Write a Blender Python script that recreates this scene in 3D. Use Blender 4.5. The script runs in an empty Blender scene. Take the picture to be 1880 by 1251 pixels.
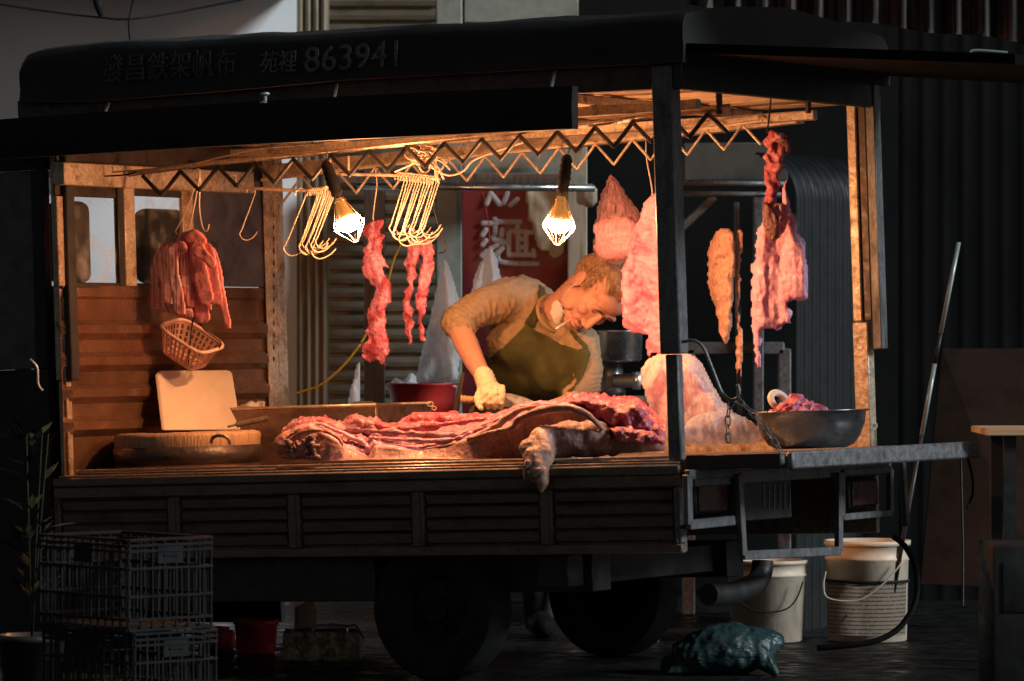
import bpy, bmesh, math, random
from mathutils import Vector, Matrix, noise
from mathutils.bvhtree import BVHTree
random.seed(7)
SC = bpy.context.scene
COL = SC.collection
PI = math.pi
# ------------------------------------------------------------------ camera model
FPX, CX, HY, CH, DS = 8092.0, 940.0, 595.0, 1.13, 6.0   # focal length and horizon in photo pixels, eye height
def P(x, y, d):                                       # pixel + distance -> world point (camera 14 m from the truck's middle)
    e = d - DS
    return Vector(((x - CX) / FPX * e, d - 20.0, CH - (y - HY) / FPX * e))
CAM = Vector((0, -20 + DS, CH))
cd = bpy.data.cameras.new('camera'); cam = bpy.data.objects.new('camera', cd); COL.objects.link(cam)
cam.location = CAM; cam.rotation_euler = (PI / 2, 0, 0)
cd.sensor_width = 36; cd.lens = FPX / 1880 * 36; cd.shift_y = -(625.5 - HY) / 1880; cd.clip_end = 400
cd.dof.use_dof = True; cd.dof.focus_distance = 14.6; cd.dof.aperture_fstop = 5.0
SC.camera = cam
# ------------------------------------------------------------------ truck frame
TH, PT = math.radians(30), 0.036
T0 = P(1250, 850, 19.43)
_c, _s, _ca, _sa = math.cos(TH), math.sin(TH), math.cos(PT), math.sin(PT)
UA = Vector((_c * _ca, -_s * _ca, _sa)); VA = Vector((_s, _c, 0)); WA = Vector((-_sa * _c, _sa * _s, _ca))
TM = Matrix((UA, VA, WA)).transposed().to_4x4(); TM.translation = T0
TI = TM.inverted()
def L(u, v, w): return TM @ Vector((u, v, w))
def _plane(x, y, k, val):
    a = TI @ P(x, y, 10.0); b = TI @ P(x, y, 30.0)
    t = (val - a[k]) / (b[k] - a[k])
    return a.lerp(b, t)
def pv(x, y, v): return _plane(x, y, 1, v)            # pixel on the plane v = const, truck coordinates
def pu(x, y, u): return _plane(x, y, 0, u)
def pw(x, y, w): return _plane(x, y, 2, w)
def wv(x, y, v): return TM @ pv(x, y, v)              # the same in world space
def wu(x, y, u): return TM @ pu(x, y, u)
def ww(x, y, w): return TM @ pw(x, y, w)
# ------------------------------------------------------------------ materials
def mat(name, cols, scale=8.0, rough=0.6, metal=0.0, bump=0.0, bscale=None, stretch=(1, 1, 1), rvar=0.15, detail=6.0,
        dist=0.0, pos=None, coat=0.0, sss=0.0, spec=0.5, coord='Object', sheen=0.0, alpha=1.0, trans=0.0, bdist=0.01, speck=0.0, sscale=150.0):
    m = bpy.data.materials.new(name); m.use_nodes = True
    nt = m.node_tree; N = nt.nodes; K = nt.links
    b = N['Principled BSDF']
    tc = N.new('ShaderNodeTexCoord'); mp = N.new('ShaderNodeMapping'); mp.inputs['Scale'].default_value = stretch
    K.new(tc.outputs[coord], mp.inputs['Vector'])
    n1 = N.new('ShaderNodeTexNoise'); n1.inputs['Scale'].default_value = scale; n1.inputs['Detail'].default_value = detail
    n1.inputs['Roughness'].default_value = 0.6; n1.inputs['Distortion'].default_value = dist
    K.new(mp.outputs[0], n1.inputs['Vector'])
    r = N.new('ShaderNodeValToRGB'); cr = r.color_ramp
    n = len(cols)
    ps = pos or [0.3 + 0.4 * i / max(1, n - 1) for i in range(n)]
    while len(cr.elements) < n: cr.elements.new(0.5)
    for i in range(n):
        cr.elements[i].position = ps[i]; cr.elements[i].color = (*cols[i], 1)
    K.new(n1.outputs['Fac'], r.inputs['Fac']); bc = r.outputs['Color']
    if speck:                                        # fine grain and veining in the colour itself
        n4 = N.new('ShaderNodeTexNoise'); n4.inputs['Scale'].default_value = sscale; n4.inputs['Detail'].default_value = 5; n4.inputs['Distortion'].default_value = 1.5
        K.new(mp.outputs[0], n4.inputs['Vector'])
        m4 = N.new('ShaderNodeMapRange'); m4.inputs['From Min'].default_value = .32; m4.inputs['From Max'].default_value = .68
        m4.inputs['To Min'].default_value = 1 - speck; m4.inputs['To Max'].default_value = 1 + speck * .45; K.new(n4.outputs['Fac'], m4.inputs['Value'])
        vm = N.new('ShaderNodeVectorMath'); vm.operation = 'SCALE'; K.new(bc, vm.inputs[0]); K.new(m4.outputs['Result'], vm.inputs['Scale']); bc = vm.outputs[0]
    K.new(bc, b.inputs['Base Color'])
    b.inputs['Metallic'].default_value = metal
    n2 = N.new('ShaderNodeTexNoise'); n2.inputs['Scale'].default_value = scale * 2.3; n2.inputs['Detail'].default_value = 5
    K.new(mp.outputs[0], n2.inputs['Vector'])
    mr = N.new('ShaderNodeMapRange'); mr.inputs['From Min'].default_value = 0.3; mr.inputs['From Max'].default_value = 0.7
    mr.inputs['To Min'].default_value = max(0.05, rough - rvar); mr.inputs['To Max'].default_value = min(1, rough + rvar)
    K.new(n2.outputs['Fac'], mr.inputs['Value']); K.new(mr.outputs['Result'], b.inputs['Roughness'])
    b.inputs['Coat Weight'].default_value = coat; b.inputs['Coat Roughness'].default_value = 0.15
    b.inputs['Specular IOR Level'].default_value = spec
    if sheen: b.inputs['Sheen Weight'].default_value = sheen
    if sss:
        b.inputs['Subsurface Weight'].default_value = sss; b.inputs['Subsurface Scale'].default_value = 0.008
        b.inputs['Subsurface Radius'].default_value = (1, 0.35, 0.2)
    if bump:
        n3 = N.new('ShaderNodeTexNoise'); n3.inputs['Scale'].default_value = bscale or scale * 3; n3.inputs['Detail'].default_value = 8
        K.new(mp.outputs[0], n3.inputs['Vector'])
        bp = N.new('ShaderNodeBump'); bp.inputs['Strength'].default_value = bump; bp.inputs['Distance'].default_value = bdist
        K.new(n3.outputs['Fac'], bp.inputs['Height']); K.new(bp.outputs['Normal'], b.inputs['Normal'])
    if alpha < 1: b.inputs['Alpha'].default_value = alpha
    if trans:                                        # thin sheet that lets light through
        tr = N.new('ShaderNodeBsdfTranslucent'); mx = N.new('ShaderNodeMixShader'); mx.inputs[0].default_value = trans
        K.new(r.outputs['Color'], tr.inputs['Color'])
        K.new(b.outputs[0], mx.inputs[1]); K.new(tr.outputs[0], mx.inputs[2])
        K.new(mx.outputs[0], N['Material Output'].inputs['Surface'])
    return m
def emis(name, col, strength):
    m = bpy.data.materials.new(name); m.use_nodes = True
    b = m.node_tree.nodes['Principled BSDF']
    b.inputs['Base Color'].default_value = (*[min(.8, c) for c in col], 1)
    b.inputs['Emission Color'].default_value = (*col, 1); b.inputs['Emission Strength'].default_value = strength
    return m
def stripes(name, cols, pos, scale, rough=0.4, axis=0, distort=1.5):
    """bands across a strip of belly pork, along its UV"""
    m = bpy.data.materials.new(name); m.use_nodes = True
    nt = m.node_tree; N = nt.nodes; K = nt.links; b = N['Principled BSDF']
    tc = N.new('ShaderNodeTexCoord'); mp = N.new('ShaderNodeMapping')
    mp.inputs['Scale'].default_value = (scale, 0.12 * scale, 1) if axis == 0 else (0.12 * scale, scale, 1)
    K.new(tc.outputs['UV'], mp.inputs['Vector'])
    n1 = N.new('ShaderNodeTexNoise'); n1.inputs['Scale'].default_value = 1.0; n1.inputs['Detail'].default_value = 4
    n1.inputs['Distortion'].default_value = distort * 0.2
    K.new(mp.outputs[0], n1.inputs['Vector'])
    r = N.new('ShaderNodeValToRGB'); cr = r.color_ramp
    while len(cr.elements) < len(cols): cr.elements.new(0.5)
    for i, (p, c) in enumerate(zip(pos, cols)):
        cr.elements[i].position = p; cr.elements[i].color = (*c, 1)
    K.new(n1.outputs['Fac'], r.inputs['Fac']); K.new(r.outputs['Color'], b.inputs['Base Color'])
    b.inputs['Roughness'].default_value = rough
    n3 = N.new('ShaderNodeTexNoise'); n3.inputs['Scale'].default_value = 90; n3.inputs['Detail'].default_value = 6
    K.new(tc.outputs['Object'], n3.inputs['Vector'])
    bp = N.new('ShaderNodeBump'); bp.inputs['Strength'].default_value = 0.35; bp.inputs['Distance'].default_value = 0.006
    K.new(n3.outputs['Fac'], bp.inputs['Height']); K.new(bp.outputs['Normal'], b.inputs['Normal'])
    return m
def bagmat(name, col, alpha, rough=0.25, trans=0.4):
    """thin crinkled plastic: part see-through, part translucent"""
    m = bpy.data.materials.new(name); m.use_nodes = True
    nt = m.node_tree; N = nt.nodes; K = nt.links; b = N['Principled BSDF']
    b.inputs['Base Color'].default_value = (*col, 1); b.inputs['Roughness'].default_value = rough
    tc = N.new('ShaderNodeTexCoord')
    n = N.new('ShaderNodeTexNoise'); n.inputs['Scale'].default_value = 48; n.inputs['Detail'].default_value = 7; n.inputs['Distortion'].default_value = 1.6
    mp = N.new('ShaderNodeMapping'); mp.inputs['Scale'].default_value = (1, 1, 0.35); K.new(tc.outputs['Object'], mp.inputs['Vector'])
    K.new(mp.outputs[0], n.inputs['Vector'])
    bp = N.new('ShaderNodeBump'); bp.inputs['Strength'].default_value = 0.8; bp.inputs['Distance'].default_value = 0.012
    K.new(n.outputs['Fac'], bp.inputs['Height']); K.new(bp.outputs['Normal'], b.inputs['Normal'])
    tr = N.new('ShaderNodeBsdfTranslucent'); tr.inputs['Color'].default_value = (*col, 1)
    mx = N.new('ShaderNodeMixShader'); mx.inputs[0].default_value = trans
    K.new(b.outputs[0], mx.inputs[1]); K.new(tr.outputs[0], mx.inputs[2])
    tp = N.new('ShaderNodeBsdfTransparent'); m2 = N.new('ShaderNodeMixShader')
    mr = N.new('ShaderNodeMapRange'); mr.inputs['To Min'].default_value = max(0, alpha - .25); mr.inputs['To Max'].default_value = min(1, alpha + .25)
    mr.inputs['From Min'].default_value = .3; mr.inputs['From Max'].default_value = .7
    K.new(n.outputs['Fac'], mr.inputs['Value']); K.new(mr.outputs['Result'], m2.inputs[0])
    K.new(tp.outputs[0], m2.inputs[1]); K.new(mx.outputs[0], m2.inputs[2])
    K.new(m2.outputs[0], N['Material Output'].inputs['Surface'])
    return m
# ------------------------------------------------------------------ objects
def tag(o, label=None, cat=None, group=None, kind=None):
    if label: o['label'] = label
    if cat: o['category'] = cat
    if group: o['group'] = group
    if kind: o['kind'] = kind
    return o
def thing(name, label, cat, loc, group=None):
    o = bpy.data.objects.new(name, None); COL.objects.link(o); o.location = Vector(loc); o.empty_display_size = .05
    return tag(o, label, cat, group)
ORG = {}
def origin(o):
    p = Vector((0, 0, 0))
    while o is not None: p += o.location; o = o.parent
    return p
def mk(name, bm, m, parent=None, smooth=True, angle=None, recalc=True):
    """link a bmesh given in world space as one object, under parent or standing on its own base"""
    if recalc: bmesh.ops.recalc_face_normals(bm, faces=bm.faces)
    if parent is not None: o0 = origin(parent)
    else:
        n = max(1, len(bm.verts)); zs = min((v.co.z for v in bm.verts), default=0)
        o0 = Vector((sum(v.co.x for v in bm.verts) / n, sum(v.co.y for v in bm.verts) / n, zs))
    for v in bm.verts: v.co -= o0
    me = bpy.data.meshes.new(name); bm.to_mesh(me); bm.free()
    for x in (m if isinstance(m, (list, tuple)) else [m]): me.materials.append(x)
    o = bpy.data.objects.new(name, me); COL.objects.link(o)
    if parent is not None: o.parent = parent
    else: o.location = o0
    if smooth:
        if angle: me.shade_smooth(); me.set_sharp_from_angle(angle=math.radians(angle))
        else: me.shade_smooth()
    return o
def NB(): return bmesh.new()
def box(bm, lo, hi, M=None, bev=0.0, mi=0, seg=2):
    vs = [bm.verts.new((x, y, z)) for z in (lo[2], hi[2]) for y in (lo[1], hi[1]) for x in (lo[0], hi[0])]
    fs = [bm.faces.new([vs[i] for i in q]) for q in ((0, 2, 3, 1), (4, 5, 7, 6), (0, 1, 5, 4), (2, 6, 7, 3), (0, 4, 6, 2), (1, 3, 7, 5))]
    for f in fs: f.material_index = mi
    if bev > 0:
        es = list({e for f in fs for e in f.edges})
        r = bmesh.ops.bevel(bm, geom=es, offset=bev, segments=seg, affect='EDGES', profile=0.5)
        vs = list({v for f in r['faces'] for v in f.verts} | {v for v in vs if v.is_valid})
        for f in r['faces']: f.material_index = mi
    if M is not None:
        for v in vs: v.co = M @ v.co
    return vs
def quadbar(bm, a, b, wx, wy, up=Vector((0, 0, 1))):
    """square bar between world points a and b"""
    d = (b - a); ln = d.length; d.normalize(); s = d.cross(up)
    if s.length < 1e-4: s = d.cross(Vector((1, 0, 0)))
    s.normalize(); t = s.cross(d)
    M = Matrix((s, t, d)).transposed().to_4x4(); M.translation = a
    return box(bm, (-wx / 2, -wy / 2, 0), (wx / 2, wy / 2, ln), M, bev=min(wx, wy) * .12, seg=1)
def smooth_path(pts, n=6, closed=False):
    out = []; m = len(pts); pts = [Vector(p) for p in pts]
    rng = range(m if closed else m - 1)
    for i in rng:
        p0 = pts[(i - 1) % m] if (closed or i > 0) else pts[0]; p1 = pts[i]; p2 = pts[(i + 1) % m]
        p3 = pts[(i + 2) % m] if (closed or i + 2 < m) else pts[-1]
        for k in range(n):
            t = k / n
            out.append(0.5 * ((2 * p1) + (-p0 + p2) * t + (2 * p0 - 5 * p1 + 4 * p2 - p3) * t * t + (-p0 + 3 * p1 - 3 * p2 + p3) * t ** 3))
    if not closed: out.append(pts[-1])
    return out
def tube(bm, pts, r, n=8, closed=False, cap=True, mi=0):
    pts = [Vector(p) for p in pts]; m = len(pts)
    rs = r if isinstance(r, (list, tuple)) else [r] * m
    rings = []; ref = None
    for i in range(m):
        if closed: t = pts[(i + 1) % m] - pts[i - 1]
        else: t = pts[min(i + 1, m - 1)] - pts[max(i - 1, 0)]
        if t.length < 1e-9: t = Vector((0, 0, 1))
        t.normalize()
        if ref is None:
            ref = t.cross(Vector((0, 0, 1)))
            if ref.length < .05: ref = t.cross(Vector((1, 0, 0)))
        ref = ref - t * ref.dot(t)
        if ref.length < 1e-6: ref = t.orthogonal()
        ref.normalize(); b = t.cross(ref)
        rings.append([bm.verts.new(pts[i] + (ref * math.cos(2 * PI * k / n) + b * math.sin(2 * PI * k / n)) * rs[i]) for k in range(n)])
    for i in range(m if closed else m - 1):
        A, B = rings[i], rings[(i + 1) % m]
        for k in range(n):
            f = bm.faces.new((A[k], A[(k + 1) % n], B[(k + 1) % n], B[k])); f.material_index = mi
    if cap and not closed:
        bm.faces.new(rings[0][::-1]).material_index = mi; bm.faces.new(rings[-1]).material_index = mi
    return rings
def lathe(bm, prof, M=None, n=28, mi=0, wob=None):
    """prof = [(r, z)]; closed surface of revolution about local z"""
    rings = []
    for (r, z) in prof:
        if r < 1e-6: rings.append([bm.verts.new((0, 0, z))])
        else: rings.append([bm.verts.new((r * math.cos(2 * PI * k / n), r * math.sin(2 * PI * k / n), z)) for k in range(n)])
    for A, B in zip(rings, rings[1:]):
        for k in range(n):
            if len(A) == 1 and len(B) == 1: continue
            if len(A) == 1: f = bm.faces.new((A[0], B[k], B[(k + 1) % n]))
            elif len(B) == 1: f = bm.faces.new((A[k], A[(k + 1) % n], B[0]))
            else: f = bm.faces.new((A[k], A[(k + 1) % n], B[(k + 1) % n], B[k]))
            f.material_index = mi
    vs = [v for q in rings for v in q]
    if wob:
        for v in vs: v.co += noise.noise_vector(v.co * wob[0]) * wob[1]
    if M is not None:
        for v in vs: v.co = M @ v.co
    return vs
def prism(bm, poly, ext, mi=0):
    """closed prism: world-space polygon pushed along ext"""
    a = [bm.verts.new(p) for p in poly]; b = [bm.verts.new(Vector(p) + ext) for p in poly]
    n = len(a)
    fs = [bm.faces.new(a[::-1]), bm.faces.new(b)] + [bm.faces.new((a[i], a[(i + 1) % n], b[(i + 1) % n], b[i])) for i in range(n)]
    for f in fs: f.material_index = mi
    return fs
def inside(x, y, poly):
    c = False; j = len(poly) - 1
    for i in range(len(poly)):
        xi, yi = poly[i]; xj, yj = poly[j]
        if (yi > y) != (yj > y) and x < (xj - xi) * (y - yi) / (yj - yi) + xi: c = not c
        j = i
    return c
def edist(x, y, poly):
    best = 1e9
    for i in range(len(poly)):
        x1, y1 = poly[i - 1]; x2, y2 = poly[i]
        dx, dy = x2 - x1, y2 - y1; q = dx * dx + dy * dy
        t = 0 if q == 0 else max(0, min(1, ((x - x1) * dx + (y - y1) * dy) / q))
        best = min(best, (x - x1 - dx * t) ** 2 + (y - y1 - dy * t) ** 2)
    return math.sqrt(best)
def outline(pts, n=5): return [(p[0], p[1]) for p in smooth_path([(a, b, 0) for a, b in pts], n, True)]
def sheet(bm, poly, proj, thick, res=4.0, edge=14.0, amp=0.006, freq=22.0, nrm=Vector((0, -1, 0)), rag=2.5, fold=None, mi=0, sm=2, back=1.0, flat=False, seed=0.0):
    """a lumpy slab of real thickness cut to an outline; poly in photo pixels, proj(x,y) -> world point on its mid plane"""
    if not flat: poly = outline(poly)
    x0 = min(p[0] for p in poly); x1 = max(p[0] for p in poly); y0 = min(p[1] for p in poly); y1 = max(p[1] for p in poly)
    nx = max(2, int((x1 - x0) / res)); ny = max(2, int((y1 - y0) / res))
    rg = lambda x, y: (rag * noise.noise(Vector((x * .06 + seed, y * .06, 3.1))) * 2, rag * noise.noise(Vector((x * .06, y * .06 + seed, 9.7))) * 2)
    ok = {}
    for i in range(nx):
        for j in range(ny):
            cx = x0 + (i + .5) * res; cy = y0 + (j + .5) * res; r = rg(cx, cy)
            ok[i, j] = inside(cx + r[0], cy + r[1], poly)
    uvl = bm.loops.layers.uv.verify()
    F, B = {}, {}; P2 = {}
    def vert(i, j):
        if (i, j) in F: return
        x = x0 + i * res; y = y0 + j * res
        p = proj(x, y); dd = edist(x, y, poly) if inside(x, y, poly) else 0.0
        h = thick * math.sqrt(min(1.0, dd / edge + .04) * (2 - min(1.0, dd / edge + .04)))
        q = p * freq + Vector((seed, seed, seed))
        nz = amp * (noise.noise(q) + .5 * noise.noise(q * 2.3) + .3 * noise.noise(q * 5.1))
        f = fold(x, y) if fold else 0
        F[i, j] = bm.verts.new(p + nrm * (h + nz + f)); B[i, j] = bm.verts.new(p - nrm * (h * back - f))
        P2[F[i, j]] = P2[B[i, j]] = ((x - x0) / max(1, x1 - x0), 1 - (y - y0) / max(1, y1 - y0))
    newf = []
    for (i, j), k in ok.items():
        if not k: continue
        for c in ((i, j), (i + 1, j), (i, j + 1), (i + 1, j + 1)): vert(*c)
        a, b, c, d = (i, j), (i + 1, j), (i + 1, j + 1), (i, j + 1)
        newf.append(bm.faces.new((F[a], F[b], F[c], F[d]))); newf.append(bm.faces.new((B[d], B[c], B[b], B[a])))
        for (e, n2) in (((a, b), (i, j - 1)), ((b, c), (i + 1, j)), ((c, d), (i, j + 1)), ((d, a), (i - 1, j))):
            if not ok.get(n2, False): newf.append(bm.faces.new((F[e[1]], F[e[0]], B[e[0]], B[e[1]])))
    for f in newf:
        f.material_index = mi
        for l in f.loops: l[uvl].uv = P2[l.vert]
    vs = list(F.values()) + list(B.values())
    for _ in range(sm): bmesh.ops.smooth_vert(bm, verts=vs, factor=.5, use_axis_x=True, use_axis_y=True, use_axis_z=True)
    return vs
def strip_px(x, y, w0, w1, pts=None):
    """outline of a band that follows pixel points with half-widths"""
    pass
def band(pts, hw):
    """polygon round a centre line given as [(x, y)] with half widths hw"""
    Lp, Rp = [], []
    for i, (x, y) in enumerate(pts):
        a = pts[max(0, i - 1)]; b = pts[min(len(pts) - 1, i + 1)]
        dx, dy = b[0] - a[0], b[1] - a[1]; q = math.hypot(dx, dy) or 1
        h = hw[i] if isinstance(hw, (list, tuple)) else hw
        Lp.append((x - dy / q * h, y + dx / q * h)); Rp.append((x + dy / q * h, y - dx / q * h))
    return Lp + Rp[::-1]
def ball(bm, c, r, M=None, sub=2):
    rr = r if isinstance(r, (tuple, list)) else (r, r, r)
    S = Matrix.Diagonal((*rr, 1))
    T = Matrix.Translation(c) @ ((M.to_4x4() if M is not None else Matrix.Identity(4)) @ S)
    return bmesh.ops.create_icosphere(bm, subdivisions=sub, radius=1, matrix=T)['verts']
def limb(bm, chain, step=.35, sub=2):
    """tapering limb: chain = [(point, radius)]"""
    for (a, ra), (b, rb) in zip(chain, chain[1:]):
        a = Vector(a); b = Vector(b); n = max(1, int((b - a).length / (min(ra, rb) * step)))
        for k in range(n + 1):
            t = k / n; ball(bm, a.lerp(b, t), ra + (rb - ra) * t, sub=sub)
def remesh(bm, voxel, smooth=3, fac=.5):
    """one continuous skin round a set of overlapping closed forms -> new bmesh"""
    me = bpy.data.meshes.new('tmp'); bm.to_mesh(me); bm.free()
    o = bpy.data.objects.new('tmp', me); COL.objects.link(o)
    r = o.modifiers.new('r', 'REMESH'); r.mode = 'VOXEL'; r.voxel_size = voxel; r.use_smooth_shade = True
    s = o.modifiers.new('s', 'SMOOTH'); s.factor = fac; s.iterations = smooth
    dg = bpy.context.evaluated_depsgraph_get(); e = o.evaluated_get(dg)
    out = bmesh.new(); out.from_mesh(e.to_mesh()); e.to_mesh_clear()
    bpy.data.objects.remove(o); bpy.data.meshes.remove(me)
    out.normal_update()
    return out
def bumpy(bm, amp, freq, seed=0, fn=None):
    bm.normal_update()
    nn = [(v, v.normal.copy()) for v in bm.verts]
    for v, n in nn:
        q = v.co * freq + Vector((seed, seed * 2, seed * 3))
        a = noise.noise(q) + .5 * noise.noise(q * 2.2) + .25 * noise.noise(q * 4.7)
        v.co += n * (amp * a + (fn(v.co) if fn else 0))
def patch(bm, poly, bvh, off, thick, res=3.0, rag=0.0, sm=2, amp=0.0, pd=20.0):
    """cloth cut to an outline and laid over a body, thick on both sides; poly in photo pixels"""
    D = lambda x, y: (P(x, y, 20) - CAM).normalized()
    def proj(x, y):
        d = D(x, y); h = bvh.ray_cast(CAM, d)
        if h[0] is None:
            n = bvh.find_nearest(P(x, y, pd)); return n[0] - d * off
        return h[0] - d * off
    return sheet(bm, poly, proj, thick, res=res, edge=4, amp=amp, freq=40, rag=rag, sm=sm, flat=True)
def grow(objs):
    pass
# ================================================================== MATERIAL PALETTE
M = {}
M['road'] = mat('road', [(.006, .006, .006), (.015, .0145, .014), (.009, .009, .009)], 5, .45, bump=.5, bscale=60, rvar=.35, spec=.25)
M['plaster'] = mat('plaster', [(.70, .73, .74), (.77, .79, .80), (.80, .82, .83)], 1.4, .85, bump=.12, bscale=40)
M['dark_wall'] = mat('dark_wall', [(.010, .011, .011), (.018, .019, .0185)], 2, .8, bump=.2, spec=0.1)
M['black_tarp'] = mat('black_tarp', [(.015, .015, .0155), (.023, .023, .0235), (.018, .018, .0185)], 3, .62, bump=.25, bscale=25, rvar=.1, spec=0.25)
M['black_paint'] = mat('black_paint', [(.018, .018, .018), (.03, .029, .028)], 9, .5, bump=.1)
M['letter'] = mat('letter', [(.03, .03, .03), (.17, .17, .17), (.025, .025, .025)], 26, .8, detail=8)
M['panel_brown'] = mat('panel_brown', [(.13, .10, .077), (.20, .155, .12), (.10, .077, .06)], 5, .55, metal=.2, bump=.12, bscale=40, stretch=(1, 1, 3), speck=.4, sscale=70)
M['rust'] = mat('rust', [(.38, .26, .17), (.55, .42, .30), (.20, .11, .06)], 14, .5, metal=.25, bump=.3, bscale=60, speck=.4, sscale=70)
M['rail'] = mat('rail', [(.50, .40, .30), (.62, .52, .40), (.16, .09, .06)], 16, .45, metal=.35, bump=.25, pos=[.3, .55, .72], speck=.4, sscale=70)
M['galv'] = mat('galv', [(.25, .135, .085), (.33, .185, .12), (.20, .105, .065)], 4, .22, metal=.65, bump=.06, bscale=7, rvar=.10, detail=3, bdist=.02, speck=.12, sscale=90)
M['steel'] = mat('steel', [(.42, .42, .42), (.60, .60, .60), (.5, .5, .5)], 9, .30, metal=.9, bump=.06, bscale=50, rvar=.14)
M['dull_steel'] = mat('dull_steel', [(.17, .17, .18), (.26, .26, .27), (.11, .11, .11)], 16, .5, metal=.45, bump=.2, bscale=70, speck=.4, sscale=70)
M['post_grey'] = mat('post_grey', [(.12, .123, .128), (.19, .193, .20), (.15, .153, .158), (.08, .08, .082)], 13, .5, metal=.3, bump=.2, bscale=50, stretch=(1, 1, .4), speck=.4, sscale=70)
M['dark_steel'] = mat('dark_steel', [(.035, .03, .028), (.07, .055, .05), (.05, .04, .035)], 20, .45, metal=.5, bump=.2)
M['wood_ceiling'] = mat('wood_ceiling', [(.52, .40, .26), (.66, .53, .36), (.32, .21, .12)], 6, .6, bump=.25, stretch=(.5, 3, 3), bscale=20)
M['counter'] = mat('counter', [(.16, .10, .08), (.26, .17, .13), (.10, .06, .05)], 8, .35, bump=.15, stretch=(.6, 2, 1), rvar=.2)
M['rubber'] = mat('rubber', [(.015, .015, .015), (.028, .028, .028)], 14, .8, bump=.3, spec=0.2)
M['rim'] = mat('rim', [(.012, .012, .012), (.026, .025, .024)], 12, .6, bump=.2, spec=.2)
M['seat'] = mat('seat', [(.06, .05, .045), (.10, .08, .07)], 12, .85, bump=.3)
M['cab_paint'] = mat('cab_paint', [(.02, .022, .025), (.035, .036, .04)], 3, .4, spec=0.15)
M['bluish'] = mat('bluish', [(.035, .035, .045), (.09, .085, .105), (.05, .048, .06)], 9, .4, bump=.1)
M['shutter'] = mat('shutter', [(.15, .125, .085), (.20, .17, .12), (.10, .083, .06)], 5, .55, metal=.25, bump=.15, stretch=(1, 1, 4))
M['trim'] = mat('trim', [(.26, .215, .14), (.36, .30, .21), (.17, .13, .085)], 4, .5, metal=.3, bump=.12, stretch=(3, 3, .5))
M['pale_post'] = mat('pale_post', [(.33, .34, .28), (.44, .45, .38), (.26, .25, .20)], 6, .8, bump=.25)
M['brown_post'] = mat('brown_post', [(.13, .09, .065), (.20, .14, .10), (.08, .055, .04)], 8, .7, bump=.3, stretch=(3, 3, .5))
M['cream_post'] = mat('cream_post', [(.42, .38, .28), (.52, .47, .36), (.28, .23, .16)], 6, .7, bump=.2, stretch=(3, 3, .6))
M['grey_panel'] = mat('grey_panel', [(.075, .075, .07), (.11, .11, .10), (.055, .055, .05)], 5, .7, bump=.2)
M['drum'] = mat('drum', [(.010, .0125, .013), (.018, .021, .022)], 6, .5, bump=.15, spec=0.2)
M['sign_red'] = mat('sign_red', [(.20, .014, .018), (.26, .022, .026), (.14, .010, .013)], 3, .55, bump=.06)
M['sign_white'] = mat('sign_white', [(.50, .47, .50), (.62, .58, .60)], 6, .6)
M['paper'] = mat('paper', [(.50, .44, .30), (.62, .55, .40), (.40, .32, .19)], 4, .8, bump=.2, stretch=(4, 4, .5))
M['stripe_cloth'] = mat('stripe_cloth', [(.05, .045, .042), (.07, .064, .06), (.26, .23, .21), (.06, .055, .05)], 4.2, .9, stretch=(6, .1, .1), detail=3, pos=[.38, .46, .56, .66])
def glassmat():
    m = bpy.data.materials.new('dusty_glass'); m.use_nodes = True
    nt = m.node_tree; N = nt.nodes; K = nt.links; b = N['Principled BSDF']
    b.inputs['Base Color'].default_value = (.55, .58, .58, 1); b.inputs['Roughness'].default_value = .3
    tc = N.new('ShaderNodeTexCoord'); n = N.new('ShaderNodeTexNoise'); n.inputs['Scale'].default_value = 14; n.inputs['Detail'].default_value = 9
    K.new(tc.outputs['Object'], n.inputs['Vector'])
    mr = N.new('ShaderNodeMapRange'); mr.inputs['From Min'].default_value = .5; mr.inputs['From Max'].default_value = .8
    mr.inputs['To Min'].default_value = .03; mr.inputs['To Max'].default_value = .30
    K.new(n.outputs['Fac'], mr.inputs['Value'])
    tp = N.new('ShaderNodeBsdfTransparent'); mx = N.new('ShaderNodeMixShader')
    K.new(mr.outputs['Result'], mx.inputs[0]); K.new(tp.outputs[0], mx.inputs[1]); K.new(b.outputs[0], mx.inputs[2])
    K.new(mx.outputs[0], N['Material Output'].inputs['Surface'])
    return m
M['glass'] = glassmat()
M['flap_black'] = mat('flap_black', [(.004, .004, .004), (.007, .007, .007)], 5, .8, bump=.2, spec=0.05)
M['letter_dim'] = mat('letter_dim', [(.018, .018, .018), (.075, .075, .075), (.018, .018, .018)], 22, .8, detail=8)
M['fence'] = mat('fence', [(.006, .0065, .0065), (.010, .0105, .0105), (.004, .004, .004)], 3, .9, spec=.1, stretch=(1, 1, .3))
# ================================================================== THE SETTING
b = NB()
gx, gy = 60, 60
for i in range(gx + 1):
    for j in range(gy + 1):
        x = -60 + 120 * (i / gx); y = -26 + 86 * (j / gy)
        b.verts.new((x, y, 0))
b.verts.ensure_lookup_table()
for i in range(gx):
    for j in range(gy):
        k = i * (gy + 1) + j
        b.faces.new([b.verts[q] for q in (k, k + gy + 1, k + gy + 2, k + 1)])
tag(mk('road', b, M['road']), kind='structure')
ID = Matrix.Identity(4)
def wallbox(name, x0, y0, x1, y1, d, depth, m, label, cat, parent=None, bev=.004, zlo=None):
    """upright block behind the truck: front face at distance d between two pixel corners"""
    a = P(x0, y0, d); c = P(x1, y1, d); bb = NB()
    z0 = c.z if zlo is None else zlo
    box(bb, (a.x, a.y, z0), (c.x, a.y + depth, a.z), bev=bev, seg=1)
    o = mk(name, bb, m, parent, angle=40)
    if parent is None: tag(o, label, cat)
    return o
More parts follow.
